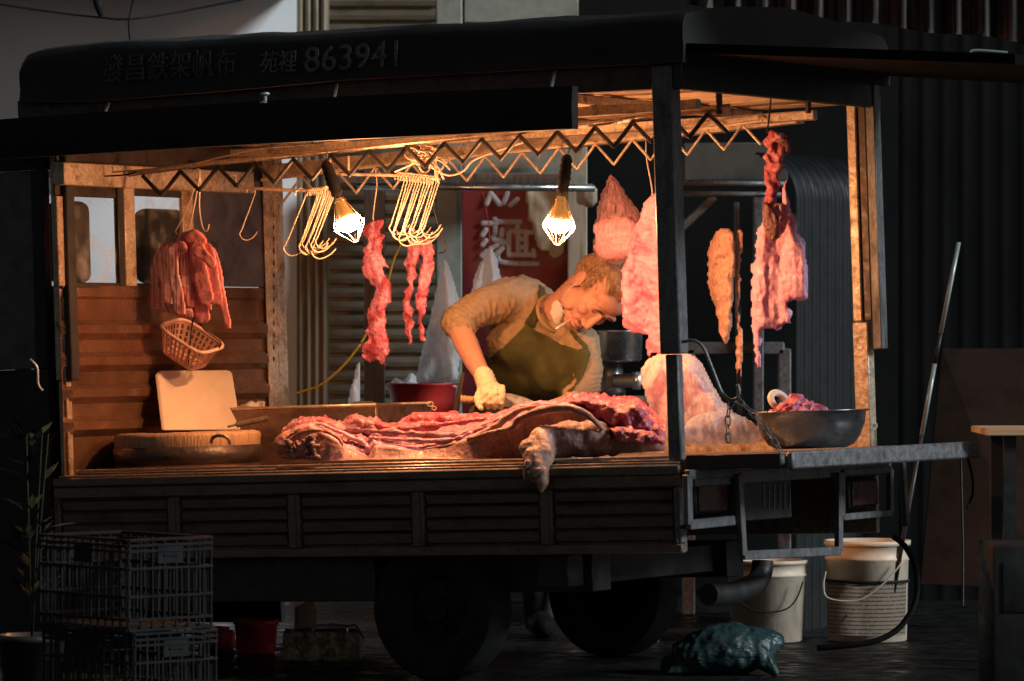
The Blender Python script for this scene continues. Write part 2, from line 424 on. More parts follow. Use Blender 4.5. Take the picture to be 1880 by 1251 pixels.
# white plastered wall, running back to the right and ending at the metal trim
b = NB(); e = P(545, 600, 24.22); dirn = Vector((-.86, -.5, 0))
prism(b, [Vector((e.x, e.y, 0)), Vector((e.x, e.y, 3.6)), Vector((e.x, e.y, 3.6)) + dirn * 4, Vector((e.x, e.y, 0)) + dirn * 4], Vector((-.05, .1, 0)))
tag(mk('plaster_wall', b, M['plaster'], smooth=False), 'plain pale grey plastered wall at the far left behind the truck cab', 'wall')
ev = Vector((.50, -.86, 0))  # unseen overhang added to keep the sun off the upper wall
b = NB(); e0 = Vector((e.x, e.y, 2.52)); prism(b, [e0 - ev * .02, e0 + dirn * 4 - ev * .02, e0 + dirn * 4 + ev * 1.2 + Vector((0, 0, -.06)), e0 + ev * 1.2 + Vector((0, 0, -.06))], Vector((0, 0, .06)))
tag(mk('blocker', b, M['dark_wall'], smooth=False), 'dark eave added out of view to shade the top of the pale plastered wall', 'blocker')
# dark building front
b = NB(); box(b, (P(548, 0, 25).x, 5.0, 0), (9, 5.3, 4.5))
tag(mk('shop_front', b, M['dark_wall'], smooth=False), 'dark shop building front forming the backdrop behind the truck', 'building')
# ribbed metal trim strip
def ribbed(bm, pts, z0, z1):
    lo = [bm.verts.new((x, y, z0)) for x, y in pts]; hi = [bm.verts.new((x, y, z1)) for x, y in pts]
    for i in range(len(pts) - 1): bm.faces.new((lo[i], lo[i + 1], hi[i + 1], hi[i]))
b = NB(); pts = []; xa, xb = P(544, 0, 24.3).x, P(602, 0, 24.3).x
for i in range(49):
    t = i / 48; pts.append((xa + (xb - xa) * t, 4.3 - .022 * abs(math.sin(t * PI * 4)) ** .7))
pts = [(xa + .004, 4.98)] + pts + [(xb, 4.98)]
ribbed(b, pts, 0, 3.6)
tag(mk('ribbed_pillar', b, M['trim']), 'brownish ribbed metal pillar between the pale wall and the roller shutter', 'pillar')
# roller shutter
b = NB(); prof = []; z = 0.02; k = 0
while z < 3.4:
    for q, dz in ((0, 0), (.014, .004), (.017, .022), (.010, .040), (0, .046)): prof.append((4.44 - q, z + dz))
    z += .058
xa, xb = P(602, 0, 24.4).x, P(800, 0, 24.4).x
lo = [b.verts.new((xa, y, zz)) for y, zz in prof]; hi = [b.verts.new((xb, y, zz)) for y, zz in prof]
for i in range(len(prof) - 1): b.faces.new((lo[i], hi[i], hi[i + 1], lo[i + 1]))
tag(mk('roller_shutter', b, M['shutter'], angle=30), 'closed brown roller shutter with horizontal slats behind the butcher', 'shutter')
wallbox('shutter_post', 668, 300, 706, 1150, 24.05, .10, M['brown_post'], 'dark brown upright post in front of the roller shutter', 'post', zlo=0)
wallbox('concrete_post', 801, -40, 848, 1150, 24.1, .14, M['pale_post'], 'pale grey concrete post standing just left of the red sign', 'post', zlo=0)
wallbox('cladding_panel', 852, -60, 1062, 42, 24.4, .06, M['pale_post'], 'greenish grey cladding panel high above the tarpaulin roof', 'panel')
wallbox('lintel', 850, 258, 1042, 322, 23.9, .12, M['pale_post'], 'pale grey lintel above the red sign', 'beam')
wallbox('timber_post', 1042, 232, 1078, 1150, 23.7, .10, M['cream_post'], 'cream painted post right of the red sign', 'post', zlo=0)
wallbox('shop_beam', 604, 318, 1040, 338, 23.5, .06, M['brown_post'], 'dark brown beam above the silver pipe', 'beam')
wallbox('grey_fascia', 1256, 262, 1447, 332, 23.2, .10, M['grey_panel'], 'dim grey fascia board behind the rear of the truck', 'panel')
b = NB(); tube(b, [P(655, 342, 23.0), P(1092, 346, 23.0)], .014, 12)
tag(mk('pipe', b, M['steel']), 'shiny silver pipe running level in front of the red sign', 'pipe')
# red sign with its white brush strokes
sg = thing('sign', 'dark red shop sign with white characters, a torn tan paper on it', 'sign', P(940, 520, 23.8))
a = P(848, 338, 23.8); c = P(1042, 760, 23.8); b = NB(); box(b, (a.x, a.y, c.z), (c.x, a.y + .03, a.z), bev=.004, seg=1)
mk('board', b, M['sign_red'], sg, angle=40)
def strokes(lst, dd, r, org=(840, 330), s=.1518):
    bm = NB()
    for st in lst:
        pp = [P(org[0] + x * s, org[1] + y * s, dd) for x, y in st]
        q = smooth_path(pp, 4) if len(pp) > 2 else pp
        for i in range(len(q) - 1):
            n = max(1, int((q[i + 1] - q[i]).length / (r * .5)))
            for k in range(n + 1):
                p = q[i].lerp(q[i + 1], k / n); ball(bm, p, (r, .004, r), sub=2)
    return bm
lst = [[(350, 290), (400, 170)], [(410, 180), (500, 290)], [(500, 300), (550, 300)], [(550, 300), (600, 170)], [(640, 310), (720, 240)],
       [(310, 530), (470, 530)], [(450, 480), (450, 640), (430, 700)], [(470, 510), (760, 510)], [(300, 670), (340, 610)], [(300, 790), (340, 740)],
       [(290, 920), (350, 870)], [(440, 730), (560, 750)], [(540, 610), (530, 680)], [(620, 620), (620, 900)], [(470, 900), (540, 830)], [(430, 820), (480, 790)],
       [(620, 620), (900, 640)], [(730, 560), (720, 640)], [(735, 660), (735, 900)], [(830, 660), (830, 900)], [(735, 720), (830, 720)], [(735, 820), (830, 820)],
       [(620, 910), (930, 910)], [(920, 860), (930, 920)], [(490, 880), (530, 1000), (970, 1020)], [(530, 760), (620, 770)]]
mk('lettering', strokes(lst, 23.79, .0115), M['sign_white'], sg)
b = NB(); sheet(b, [(966, 348), (1000, 346), (1040, 350), (1042, 440), (1030, 470), (1015, 478), (1006, 462), (988, 458), (984, 440), (970, 400)], lambda x, y: P(x, y, 23.74), .006, res=4, edge=4, amp=.012, freq=12, rag=2)
mk('torn_paper', b, M['paper'], sg)
b = NB(); sheet(b, [(1058, 345), (1075, 338), (1094, 342), (1096, 372), (1080, 384), (1062, 372)], lambda x, y: P(x, y, 23.55), .03, res=4, edge=12, amp=.02, freq=18)
tag(mk('cloth_bundle', b, M['cream_post']), 'small tan cloth bundle tied to the cream post', 'cloth')
# things in the dark behind the rear of the truck
b = NB()
quadbar(b, P(1250, 420, 23), P(1312, 362, 23), .035, .03); quadbar(b, P(1392, 352, 23.05), P(1392, 760, 23.05), .05, .04)
quadbar(b, P(1352, 372, 22.9), P(1358, 760, 22.9), .02, .02); quadbar(b, P(1250, 640, 23.1), P(1440, 640, 23.1), .05, .05)
quadbar(b, P(1440, 640, 23.1), Vector((P(1440, 640, 23.1).x, 3.1, 0)), .05, .05); quadbar(b, P(1264, 640, 23.1), Vector((P(1264, 640, 23.1).x, 3.1, 0)), .05, .05)
tag(mk('metal_rack', b, M['dull_steel'], smooth=False), 'dim grey metal rack with a slanting brace behind the rear posts', 'rack')
b = NB()
for yy in (336, 356): tube(b, [P(1255, yy, 22.95), P(1440, yy + 2, 22.95)], .011, 10)
tag(mk('rack_pipe', b, M['dull_steel']), 'pair of dim horizontal pipes at the top of the dark rack', 'pipe')
b = NB(); S = 150; A = 22; rows = []; R = .17
axd = Vector((.5, .866, 0)); rgt = Vector((.866, -.5, 0)); c00 = P(1386, 284, 22.3) - Vector((0, 0, R))
for i in range(S + 1):
    t = i / S; c0 = c00 + axd * (.66 * t); rr = R + .009 * math.sin(t * PI * 2 * 10); row = []
    for k in range(A + 1):
        a = PI / 2 * (1 - k / A); row.append(b.verts.new(c0 + rgt * (rr * math.cos(a)) + Vector((0, 0, rr * math.sin(a)))))
    q0 = c0 + rgt * rr; row.append(b.verts.new((q0.x, q0.y, 0))); rows.append(row)
for i in range(S):
    for k in range(A + 1): b.faces.new((rows[i][k], rows[i][k + 1], rows[i + 1][k + 1], rows[i + 1][k]))
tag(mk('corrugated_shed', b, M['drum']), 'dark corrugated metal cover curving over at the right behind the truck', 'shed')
b = NB(); pts = []
xa, xb = P(1650, 0, 24).x, 3.2
for i in range(140):
    t = i / 139; pts.append((xa + (xb - xa) * t, 4.0 - .005 * max(0, math.sin(t * PI * 40))))
ribbed(b, pts, 0, 2.6)
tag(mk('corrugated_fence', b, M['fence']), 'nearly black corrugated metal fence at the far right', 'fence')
b = NB(); tube(b, [P(1760, 445, 21.6), P(1727, 612, 21.6)], .0085, 10); tube(b, [P(1716, 668, 21.6), P(1692, 800, 21.6)], .0085, 10)
tube(b, [P(1727, 612, 21.6), P(1716, 668, 21.6)], .0078, 10, mi=1); tube(b, [P(1692, 800, 21.6), P(1640, 1090, 21.6), ], .0078, 10, mi=1)
M['pole'] = mat('pole', [(.30, .36, .36), (.42, .48, .48)], 8, .35, metal=.2)
tag(mk('leaning_pole', b, [M['pole'], M['black_paint']]), 'thin pale metal pole with black taped joints leaning at the right', 'pole')
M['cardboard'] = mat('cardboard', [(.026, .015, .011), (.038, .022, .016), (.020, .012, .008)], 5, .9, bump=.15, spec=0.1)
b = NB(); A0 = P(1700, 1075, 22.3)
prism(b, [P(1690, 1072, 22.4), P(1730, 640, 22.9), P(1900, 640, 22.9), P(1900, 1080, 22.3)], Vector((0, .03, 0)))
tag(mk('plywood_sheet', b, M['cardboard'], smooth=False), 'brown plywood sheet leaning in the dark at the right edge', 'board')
tb = thing('table', 'wooden trestle table with pale top entering at the right edge', 'table', P(1860, 1150, 20.3))
b = NB(); a = P(1812, 788, 20.3); box(b, (a.x, a.y, a.z - .022), (a.x + .9, a.y + .5, a.z), bev=.003, seg=1)
M['pine'] = mat('pine', [(.55, .38, .22), (.66, .48, .30), (.42, .27, .14)], 5, .6, stretch=(.4, 4, 4), bump=.15)
mk('table_top', b, M['pine'], tb, angle=40)
for dx, dy in ((.06, .04), (.8, .04), (.06, .42), (.8, .42)):
    b = NB(); box(b, (a.x + dx, a.y + dy, 0), (a.x + dx + .04, a.y + dy + .04, a.z - .024)); mk('leg', b, M['black_paint'], tb, smooth=False)
b = NB(); a = P(1822, 1002, 19.2); box(b, (a.x, a.y, 0), (a.x + .5, a.y + .4, a.z), bev=.01)
box(b, (a.x + .03, a.y - .006, a.z - .2), (a.x + .47, a.y + .02, a.z - .05), bev=.004)
tag(mk('dark_box', b, M['black_paint'], angle=40), 'black box on the ground at the bottom right corner', 'box')
# striped awning of the next stall, high at the right
b = NB(); N1 = 150; rows = []
for i in range(N1 + 1):
    t = i / N1; x = 1262 + 660 * t
    yb = 8 + 75 * t ** 1.05 + 3 * math.sin(t * 21); dd = 21.7 + .035 * math.sin(t * PI * 2 * 13) - .3 * t
    row = [P(x, yb - hgt, dd + .012 * hh) for hgt, hh in ((0, 0), (8, .3), (30, .6), (60, 1), (140, 2))]
    row.append(row[-1] + Vector((0, .9, .25)))
    rows.append([b.verts.new(p) for p in row])
for i in range(N1):
    for k in range(5): b.faces.new((rows[i][k], rows[i + 1][k], rows[i + 1][k + 1], rows[i][k + 1]))
bmesh.ops.solidify(b, geom=b.faces[:], thickness=.004)
AW = thing('striped_awning', 'dark pleated striped awning valance hanging at the top right', 'awning', P(1600, 60, 21.6))
mk('valance', b, M['stripe_cloth'], AW)
b = NB(); prism(b, [Vector((1.2, -.85, 2.46)), Vector((2.15, -.85, 2.46)), Vector((2.15, 1.2, 2.58)), Vector((1.2, 1.2, 2.58))], Vector((0, 0, .012))); mk('cover', b, M['stripe_cloth'], AW, smooth=False)  # awning top out of view, added and sized to shade the truck's rear
# overhead cables on the left
def cable(pts, r, label, nm='cable'):
    bm = NB(); tube(bm, smooth_path(pts, 8), r, 6)
    return tag(mk(nm, bm, M['rubber']), label, 'cable')
cable([P(-40, 2, 21.5), P(80, 20, 21.5), P(180, 32, 21.5), P(240, 35, 21.5), P(340, 20, 21.6), P(480, -8, 21.7)], .0042, 'black overhead cable sagging across the pale wall')
cable([P(246, -10, 21.49), P(240, 20, 21.49), P(236, 45, 21.49), P(240, 90, 21.6)], .0030, 'thin black wire dropping from the sagging cable to the truck roof')
b = NB(); tube(b, [P(174, -12, 21.5), P(180, 10, 21.5), P(186, 30, 21.5)], [.012, .016, .009], 10)
tag(mk('cable_clamp', b, M['rubber']), 'black clamp hanging on the sagging cable', 'clamp')
# ================================================================== THE TRUCK
TR = thing('market_truck', 'small dark butcher truck with open lit cargo bed and black tarpaulin roof', 'truck', (T0.x - .9, T0.y + .9, 0))
def tbox(bm, lo, hi, bev=.003, mi=0): return box(bm, lo, hi, TM, bev, mi, seg=1)
def part(name, bm, m, parent=TR, angle=40, smooth=True): return mk(name, bm, m, parent, smooth=smooth, angle=angle)
LEN, WID = 2.34, 1.40
# bed floor and counter boards
b = NB(); tbox(b, (-LEN, .03, -.05), (0, WID - .03, -.012)); part('bed_floor', b, M['dark_steel'])
b = NB()
for i in range(5): tbox(b, (-LEN + .03, .06 + i * .26, -.010), (-.02, .06 + i * .26 + .252, .012), .004)
part('counter_board', b, M['counter'])
# near side panel with five louvred fields
b = NB(); tbox(b, (-LEN, .012, -.272), (0, .028, -.03)); part('side_panel', b, M['panel_brown'])
sp = [o for o in TR.children if o.name.startswith('side_panel')][0]
b = NB(); tbox(b, (-LEN, -.022, -.034), (.004, .03, -.004), .005); tbox(b, (-LEN, -.018, -.072), (.004, .012, -.036), .004)
tbox(b, (-LEN, -.018, -.275), (.004, .012, -.246), .004)
part('panel_rail', b, M['panel_brown'], sp)
b = NB(); tbox(b, (-LEN + .02, -.012, -.0035), (0, .008, .004), .002); tbox(b, (-LEN + .05, .03, .013), (-.03, .04, .022), .002)
M['edge'] = mat('edge', [(.55, .45, .36), (.40, .30, .22), (.62, .52, .42)], 20, .35, metal=.5, stretch=(1, 1, 1))
part('edge_strip', b, M['edge'], sp)
fx = [-LEN, -1.865, -1.40, -.935, -.47, 0]
for i, u in enumerate(fx):
    b = NB(); u0 = max(-LEN, u - .022); u1 = min(.003, u + .022)
    tbox(b, (u0, -.017, -.245), (u1, .012, -.073), .004); tbox(b, (u0 + .012, -.021, -.244), (u1 - .012, -.0175, -.074), .001)
    part('panel_post', b, M['post_grey'] if i == 5 else M['panel_brown'], sp)
for i in range(5):
    b = NB(); ua, ub = fx[i] + .03, fx[i + 1] - .03; prof = []
    for k in range(4):
        w0 = -.238 + k * .041
        for dv, dw in ((.012, 0), (-.004, .004), (-.010, .030), (.004, .036), (.012, .037)): prof.append((dv, w0 + dw))
    A = [b.verts.new(L(ua, p[0], p[1])) for p in prof]; B = [b.verts.new(L(ub, p[0], p[1])) for p in prof]
    for k in range(len(prof) - 1): b.faces.new((A[k], B[k], B[k + 1], A[k + 1]))
    b.faces.new(A); b.faces.new(B[::-1])
    part('louvre', b, M['panel_brown'], sp, angle=25)
# far side panel
b = NB(); tbox(b, (-LEN, WID - .025, -.27), (0, WID, .075)); tbox(b, (-LEN, WID - .035, .076), (0, WID + .01, .095), .004); part('far_side_panel', b, M['rust'])
# chassis, wheels
b = NB(); tbox(b, (-LEN, .18, -.40), (-.42, .30, -.28)); tbox(b, (-LEN, 1.10, -.40), (-.42, 1.22, -.28))
for u in (-2.2, -1.5, -.8, -.55): tbox(b, (u, .301, -.38), (u + .08, 1.099, -.29))
part('chassis', b, M['black_paint'])
b = NB(); tbox(b, (-LEN, .06, -.42), (-1.15, .16, -.28)); tbox(b, (-.55, .06, -.38), (-.44, .16, -.28)); part('side_skirt', b, M['black_paint'])
def wheel(u, v):
    c = L(u, v, 0); r = .2255
    Mx = Matrix((UA, Vector((0, 0, 1)) - VA * 0, VA)).transposed().to_4x4(); Mx = Matrix.Translation((c.x, c.y, r)) @ Matrix.Scale(1.1, 4) @ Matrix((Vector((_c, -_s, 0)), Vector((0, 0, 1)), VA)).transposed().to_4x4()
    b = NB(); lathe(b, [(.125, -.06), (.165, -.07), (.195, -.062), (.205, -.045), (.205, .045), (.195, .062), (.165, .07), (.125, .06), (.125, -.06)], Mx, 48)
    w = part('wheel', b, M['rubber'])
    b = NB(); lathe(b, [(0, -.035), (.035, -.04), (.04, -.028), (.085, -.012), (.10, -.04), (.118, -.058), (.126, -.06), (.126, .05), (0, .05)], Mx, 40)
    part('rim', b, M['rim'], w)
    b = NB()
    for k in range(5):
        a = k * 2 * PI / 5; lathe(b, [(0, -.012), (.008, -.012), (.008, 0), (0, 0)], Mx @ Matrix.Translation((.062 * math.cos(a), .062 * math.sin(a), -.018)), 6)
    part('wheel_nut', b, M['rim'], w)
for u, v in ((-.93, .14), (-.93, 1.27), (-2.9, .14), (-2.9, 1.27)): wheel(u, v)
b = NB(); tube(b, smooth_path([wu(1400, 1030, -.12), wu(1398, 1052, -.12), wu(1385, 1072, -.12), wu(1350, 1088, -.12), wu(1300, 1092, -.12)], 6), .035, 14)
part('exhaust', b, M['black_paint'])
# cab
b = NB(); U0, U1 = -3.5, -2.36; WC = pv(40, 286, 0).z
tbox(b, (U0, 0, -.56), (U1, .03, .36)); tbox(b, (U0, 1.37, -.56), (U1, 1.4, .36)); tbox(b, (U0, .031, -.36), (U0 + .03, 1.369, .36)); tbox(b, (U0, 0, WC - .05), (U1, 1.4, WC))
tbox(b, (U0 + .031, .031, -.36), (U1 - .01, 1.369, -.30))
for u, v in ((U0, 0), (U1 - .05, 0), (U0, 1.36), (U1 - .05, 1.36)): tbox(b, (u, v, .361), (u + .05, v + .04, WC - .051))
cab = part('cab', b, M['cab_paint'])
b = NB(); tbox(b, (U0 + .05, .008, .361), (U1 - .05, .014, WC - .051)); part('door_window', b, M['bluish'], cab)
for y, x0, x1 in ((0, 120, 160), (1, 272, 338)):
    a = pu(x0, 520, -2.62); c = pu(x1, 385, -2.62); vm = (a.y + c.y) / 2
    if y == 0: a = pu(112, 520, -2.62); c = pu(162, 370, -2.62)
    b = NB(); tbox(b, (-2.70, a.y - .09, -.29), (-2.60, c.y + .09, a.z - .01), .03); s = part('seat', b, M['seat'])
    b = NB(); box(b, (-2.69, a.y, a.z), (-2.60, c.y, c.z), TM, .035, seg=4); part('headrest', b, M['seat'], s, angle=60)
# bulkhead between cab and bed
UB = -2.30
q = lambda x, y: pu(x, y, UB)
vL, vR = q(109, 600).y, q(486, 600).y
b = NB(); ys = [(527, .016), (546, .016), (551, .004), (588, .004), (598, .030), (612, .030), (624, .004), (645, .004), (655, .030), (669, .030), (681, .004), (702, .004), (712, .030), (726, .030), (738, .004),
                (760, .004), (770, .030), (784, .030), (797, .004), (850, .004)]
prof = [(d, q(300, y).z) for y, d in ys]; prof[-1] = (.004, -.01)
nv = 14; G = []
for (d, w) in prof:
    row = []
    for k in range(nv + 1):
        v = vL + (vR - vL) * (0 if k == 0 else 1 if k == nv else .02 + .96 * (k - 1) / (nv - 2))
        dd = d if 0 < k < nv else .004
        row.append(b.verts.new(L(UB + dd + .0008 * noise.noise(Vector((v * 5, 1, 2))), v, w)))
    G.append(row)
for i in range(len(G) - 1):
    for k in range(nv): b.faces.new((G[i][k], G[i][k + 1], G[i + 1][k + 1], G[i + 1][k]))
BK = part('bulkhead', b, M['galv'], angle=35)
def bar(x0, y0, x1, y1, du0=0.0, du1=.03, m='rust', parent=BK, nm='window_bar'):
    a = q(x0, y1); c = q(x1, y0); bb = NB(); tbox(bb, (UB + du0, a.y, a.z), (UB + du1, c.y, c.z), .003)
    return part(nm, bb, M[m], parent)
bar(100, 256, 480, 317, .0, .012, 'dark_steel', nm='header_panel'); bar(96, 318, 445, 341, .0, .05, 'rail', nm='top_bar'); bar(222, 342, 236, 526, .0, .025, 'rail'); bar(212, 342, 221.5, 526, .0, .02, 'black_paint')
bar(96, 342, 211, 360, .001, .012, 'dark_steel'); bar(237, 342, 340, 360, .001, .012, 'dark_steel'); bar(100, 361, 112, 526, .0, .02, 'rust'); bar(332, 342, 346, 526, .001, .018, 'rust'); bar(107, 522, 346, 531, .009, .016, 'dark_steel')
a = q(346.5, 526); c = q(482, 300); b = NB(); tbox(b, (UB, a.y, a.z), (UB + .012, c.y, c.z), .002); part('tinted_panel', b, M['bluish'], BK)
for x0, x1 in ((112.5, 211), (237, 331)):
    a = q(x0, 525.5); c = q(x1, 360.5); b = NB(); tbox(b, (UB + .004, a.y, a.z), (UB + .008, c.y, c.z), 0); part('rear_window', b, M['glass'], BK)
b = NB(); a = q(483, 690); c = q(500, 270); tbox(b, (UB + .02, a.y, -.01), (UB + .026, c.y + .02, c.z), .001); a2 = q(500, 690); tbox(b, (UB + .0, a2.y + .001, a2.z), (UB + .03, a2.y + .024, q(500, 262).z), .003)
AP = part('slotted_angle', b, M['rust'])
b = NB()
for k in range(16):
    y = 330 + k * 22; p = q(491, y); lathe(b, [(0, .0), (.006, .0), (.006, .0012), (0, .0012)], TM @ Matrix.Translation((UB + .0262, p.y, p.z)) @ Matrix.Rotation(PI / 2, 4, 'Y') @ Matrix.Diagonal((1.6, .8, 1, 1)), 12)
part('slot', b, M['black_paint'], AP)
# posts
wtop = pv(1240, 40, 0).z
def post(lo, hi, m, bev=.004):
    bb = NB(); tbox(bb, lo, hi, bev); return part('post', bb, M[m])
wj = pv(1240, 650, 0).z
post((-.058, -.006, wj), (.012, .054, pv(1240, 118, 0).z), 'post_grey'); post((-.045, .002, -.005), (.0, .036, wj - .0015), 'post_grey')
wf = pv(1600, 590, 1.38).z; wft = pv(1600, 150, 1.38).z
post((-.056, 1.36, wf), (-.022, 1.40, wft), 'rail'); post((-.055, 1.352, .0), (.0, 1.40, wf - .002), 'rail')
post((.018, 1.35, pv(1600, 642, 1.38).z), (.052, 1.40, wft), 'post_grey'); post((-.018, 1.366, wf + .0), (.012, 1.398, wft), 'dark_steel')
wl = pv(90, 700, 0).z; wlt = pv(80, 225, 0).z
post((-LEN + .01, .0, wl), (-LEN + .05, .02, wlt), 'rail'); post((-LEN + .052, .002, wl), (-LEN + .075, .05, wlt), 'black_paint'); post((-LEN + .02, .0, -.0), (-LEN + .055, .03, wl - .002), 'rust')
post((-LEN + .0, 1.33, -.0), (-LEN + .02, 1.36, pv(515, 250, 1.4).z), 'rust')
# roof: rails, planks, header
def pxslab(name, poly, v, dv, m, parent=TR, bev=0):
    bb = NB(); prism(bb, [TM @ pv(x, y, v) for x, y in poly], VA * dv); return part(name, bb, M[m], parent, smooth=False)
pxslab('roof_beam', [(32, 186), (400, 166), (800, 138), (1195, 112), (1195, 164), (900, 180), (627, 192), (383, 206), (160, 221), (34, 229)], .005, .05, 'dark_steel')
wc = pv(1120, 168, .10).z
b = NB()
for i in range(9):
    v0 = .07 + i * .145; tbox(b, (-LEN + .02, v0, wc + .004 * (i % 2)), (.0, v0 + .138, wc + .014 + .004 * (i % 2)), .003)
part('ceiling_plank', b, M['wood_ceiling'])
b = NB()
for u in (-2.2, -1.6, -1.0, -.4): tbox(b, (u, .06, wc - .032), (u + .035, 1.36, wc - .002), .003)
for v in (.20, 1.02): tbox(b, (-LEN + .03, v, wc - .066), (-.01, v + .03, wc - .034), .003)
part('ceiling_joist', b, M['rail'])
pxslab('far_rail', [(330, 322), (600, 291), (900, 262), (1194, 232), (1462, 204), (1462, 226), (1194, 256), (900, 284), (600, 313), (330, 345)], 1.3, .06, 'rail')
wh = pu(1250, 164, .03).z
b = NB(); tbox(b, (.014, .0, wh), (.045, 1.42, pu(1245, 24, .03).z), .004)
for y in (72, 108): 
    p = pu(1250, y, .045); tbox(b, (.046, .0, p.z), (.056, 1.42, p.z + .012), .002)
for x in (1327, 1490):
    p = pu(x, 165, .02); tbox(b, (.0, p.y - .012, p.z - .075), (.012, p.y + .012, p.z - .002), .002)
part('rear_header', b, M['black_paint'])
wfl = pu(1262, 98, .06).z
b = NB(); wo = pv(1896, 116, 0).z; prism(b, [L(.06, -.01, wfl), L(1.15, -.01, wo), L(1.15, 1.44, wo - .02), L(.06, 1.44, wfl)], WA * .03); RF = part('rear_flap', b, M['flap_black'], smooth=False)
b = NB(); hp = [P(1786, 106, 20.0), P(1786, 93, 20.0), P(1850, 97, 20.0)]; tube(b, smooth_path(hp, 5), .0045, 8); part('handle', b, M['pole'], RF)
# tarpaulin roof
top = [(36, 112), (44, 96), (60, 90), (110, 84), (180, 75), (240, 72), (330, 72), (460, 64), (545, 60), (700, 51), (850, 42), (1000, 34), (1100, 30), (1240, 19), (1252, 20)]
hem = [(32, 190), (160, 187), (383, 170), (627, 148), (1047, 124), (1195, 117), (1252, 114)]
def interp(lst, x):
    if x <= lst[0][0]: return lst[0][1]
    for (x0, y0), (x1, y1) in zip(lst, lst[1:]):
        if x <= x1: return y0 + (y1 - y0) * (x - x0) / (x1 - x0)
    return lst[-1][1]
b = NB(); rows = []; n = 120
for i in range(n + 1):
    x = 34 + (1252 - 34) * i / n
    pt = pv(x, interp(top, x), -.03); ph = pv(x, interp(hem, x), -.03)
    u, wt, wh_ = pt.x, pt.z, ph.z; row = []
    wob = lambda k: .010 * noise.noise(Vector((u * 3.5, k * .7, 1.7))) + .006 * noise.noise(Vector((u * 11, k * 1.3, 4.2)))
    hgt = wt - wh_
    sag = .012 * abs(math.sin(u * PI / .58))
    pr = [(-.030, wh_ - .002), (-.036, wh_), (-.031, wh_ + hgt * .12), (-.030, wh_ + hgt * .3), (-.030, wh_ + hgt * .5), (-.028, wh_ + hgt * .7), (-.024, wt - .030), (-.010, wt - .008), (.02, wt), (.10, wt + .012 - sag * .4),
          (.4, wt + .045 - sag), (.7, wt + .06 - sag), (1.0, wt + .045 - sag), (1.3, wt + .012), (1.40, wt), (1.44, wt - .03), (1.445, wh_ + hgt * .5), (1.445, wh_)]
    for k, (v, w) in enumerate(pr): row.append(b.verts.new(L(u, v + (wob(k) * .7 if 1 < k < 6 else 0), w + (wob(k) if k > 7 else 0))))
    rows.append(row)
m_ = len(rows[0])
for i in range(n):
    for k in range(m_ - 1): b.faces.new((rows[i][k], rows[i + 1][k], rows[i + 1][k + 1], rows[i][k + 1]))
b.faces.new([v for v in rows[0]]); b.faces.new([v for v in rows[-1]][::-1])
TP = part('tarpaulin_roof', b, M['black_tarp'], angle=70)
def lettering(txt, x0, y0, x1, y1, parent, m, sx=1.0, gap=None, off=-.043):
    """writing painted on the tarpaulin between two pixel corners (baseline at y0, y1)"""
    cu = bpy.data.curves.new('t', 'FONT'); cu.body = txt; cu.size = 1; cu.extrude = .004; cu.resolution_u = 3
    o = bpy.data.objects.new('t', cu); COL.objects.link(o); dg = bpy.context.evaluated_depsgraph_get()
    me = bpy.data.meshes.new_from_object(o.evaluated_get(dg)); bpy.data.objects.remove(o)
    bm = NB(); bm.from_mesh(me); bpy.data.meshes.remove(me)
    xs = [v.co.x for v in bm.verts]; y_ = [v.co.y for v in bm.verts]; zs = [v.co.z for v in bm.verts]
    if not xs: bm.free(); return
    xa, xb, ya, yb = min(xs), max(xs), min(y_), max(y_)
    for v in bm.verts:
        tx = (v.co.x - xa) / (xb - xa); ty = (v.co.y - ya) / (yb - ya)
        px = x0 + (x1 - x0) * tx; base = y0[0] + (y0[1] - y0[0]) * tx; tp = y1[0] + (y1[1] - y1[0]) * tx
        px += -(1 - ty) * 1.0
        p = pv(px, base + (tp - base) * ty, off); p.y -= (v.co.z - min(zs)) * .1
        v.co = TM @ p
    return part('lettering', bm, m, parent, smooth=False)
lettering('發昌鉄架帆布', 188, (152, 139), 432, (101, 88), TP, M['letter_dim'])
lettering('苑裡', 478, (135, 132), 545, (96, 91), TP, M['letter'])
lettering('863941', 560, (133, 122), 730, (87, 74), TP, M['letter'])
# folded-up side flap and its latch
b = NB(); n = 80; rows = []
for i in range(n + 1):
    x = -60 + (1051 + 60) * i / n
    yt = 224 + (158 - 224) * i / n - 6 * math.sin(PI * i / n); yb = 296 + (237 - 296) * i / n - 3 * math.sin(PI * i / n)
    a = pv(x, yt, -.17); c = pv(x, yb, -.13)
    ring = []
    for f, dv in ((0, 0), (.15, .002), (.5, .006), (.85, .002), (1, 0)): ring.append(a.lerp(c, f) + Vector((0, -dv, 0)))
    for f, dv in ((1, .035), (0, .035)): ring.append(a.lerp(c, f) + Vector((0, dv, 0)))
    rows.append([b.verts.new(TM @ p) for p in ring])
for i in range(n):
    for k in range(7): b.faces.new((rows[i][k], rows[i + 1][k], rows[i + 1][(k + 1) % 7], rows[i][(k + 1) % 7]))
b.faces.new(rows[0]); b.faces.new(rows[-1][::-1])
SF = part('side_flap', b, M['black_tarp'], angle=35)
b = NB(); p = pv(487, 190, -.16); lathe(b, [(0, 0), (.018, 0), (.018, .004), (.006, .008), (.006, .022), (.016, .028), (.014, .034), (0, .036)], TM @ Matrix.Translation(p), 16); part('latch', b, M['pole'], SF)
b = NB()
for x in (200, 620, 1020):
    quadbar(b, TM @ pv(x, interp(hem, x) + 4, -.02), TM @ pv(x - 8, 224 + (158 - 224) * (x + 60) / 1111 + 3, -.15), .008, .008)
part('flap_stay', b, M['dull_steel'], SF)
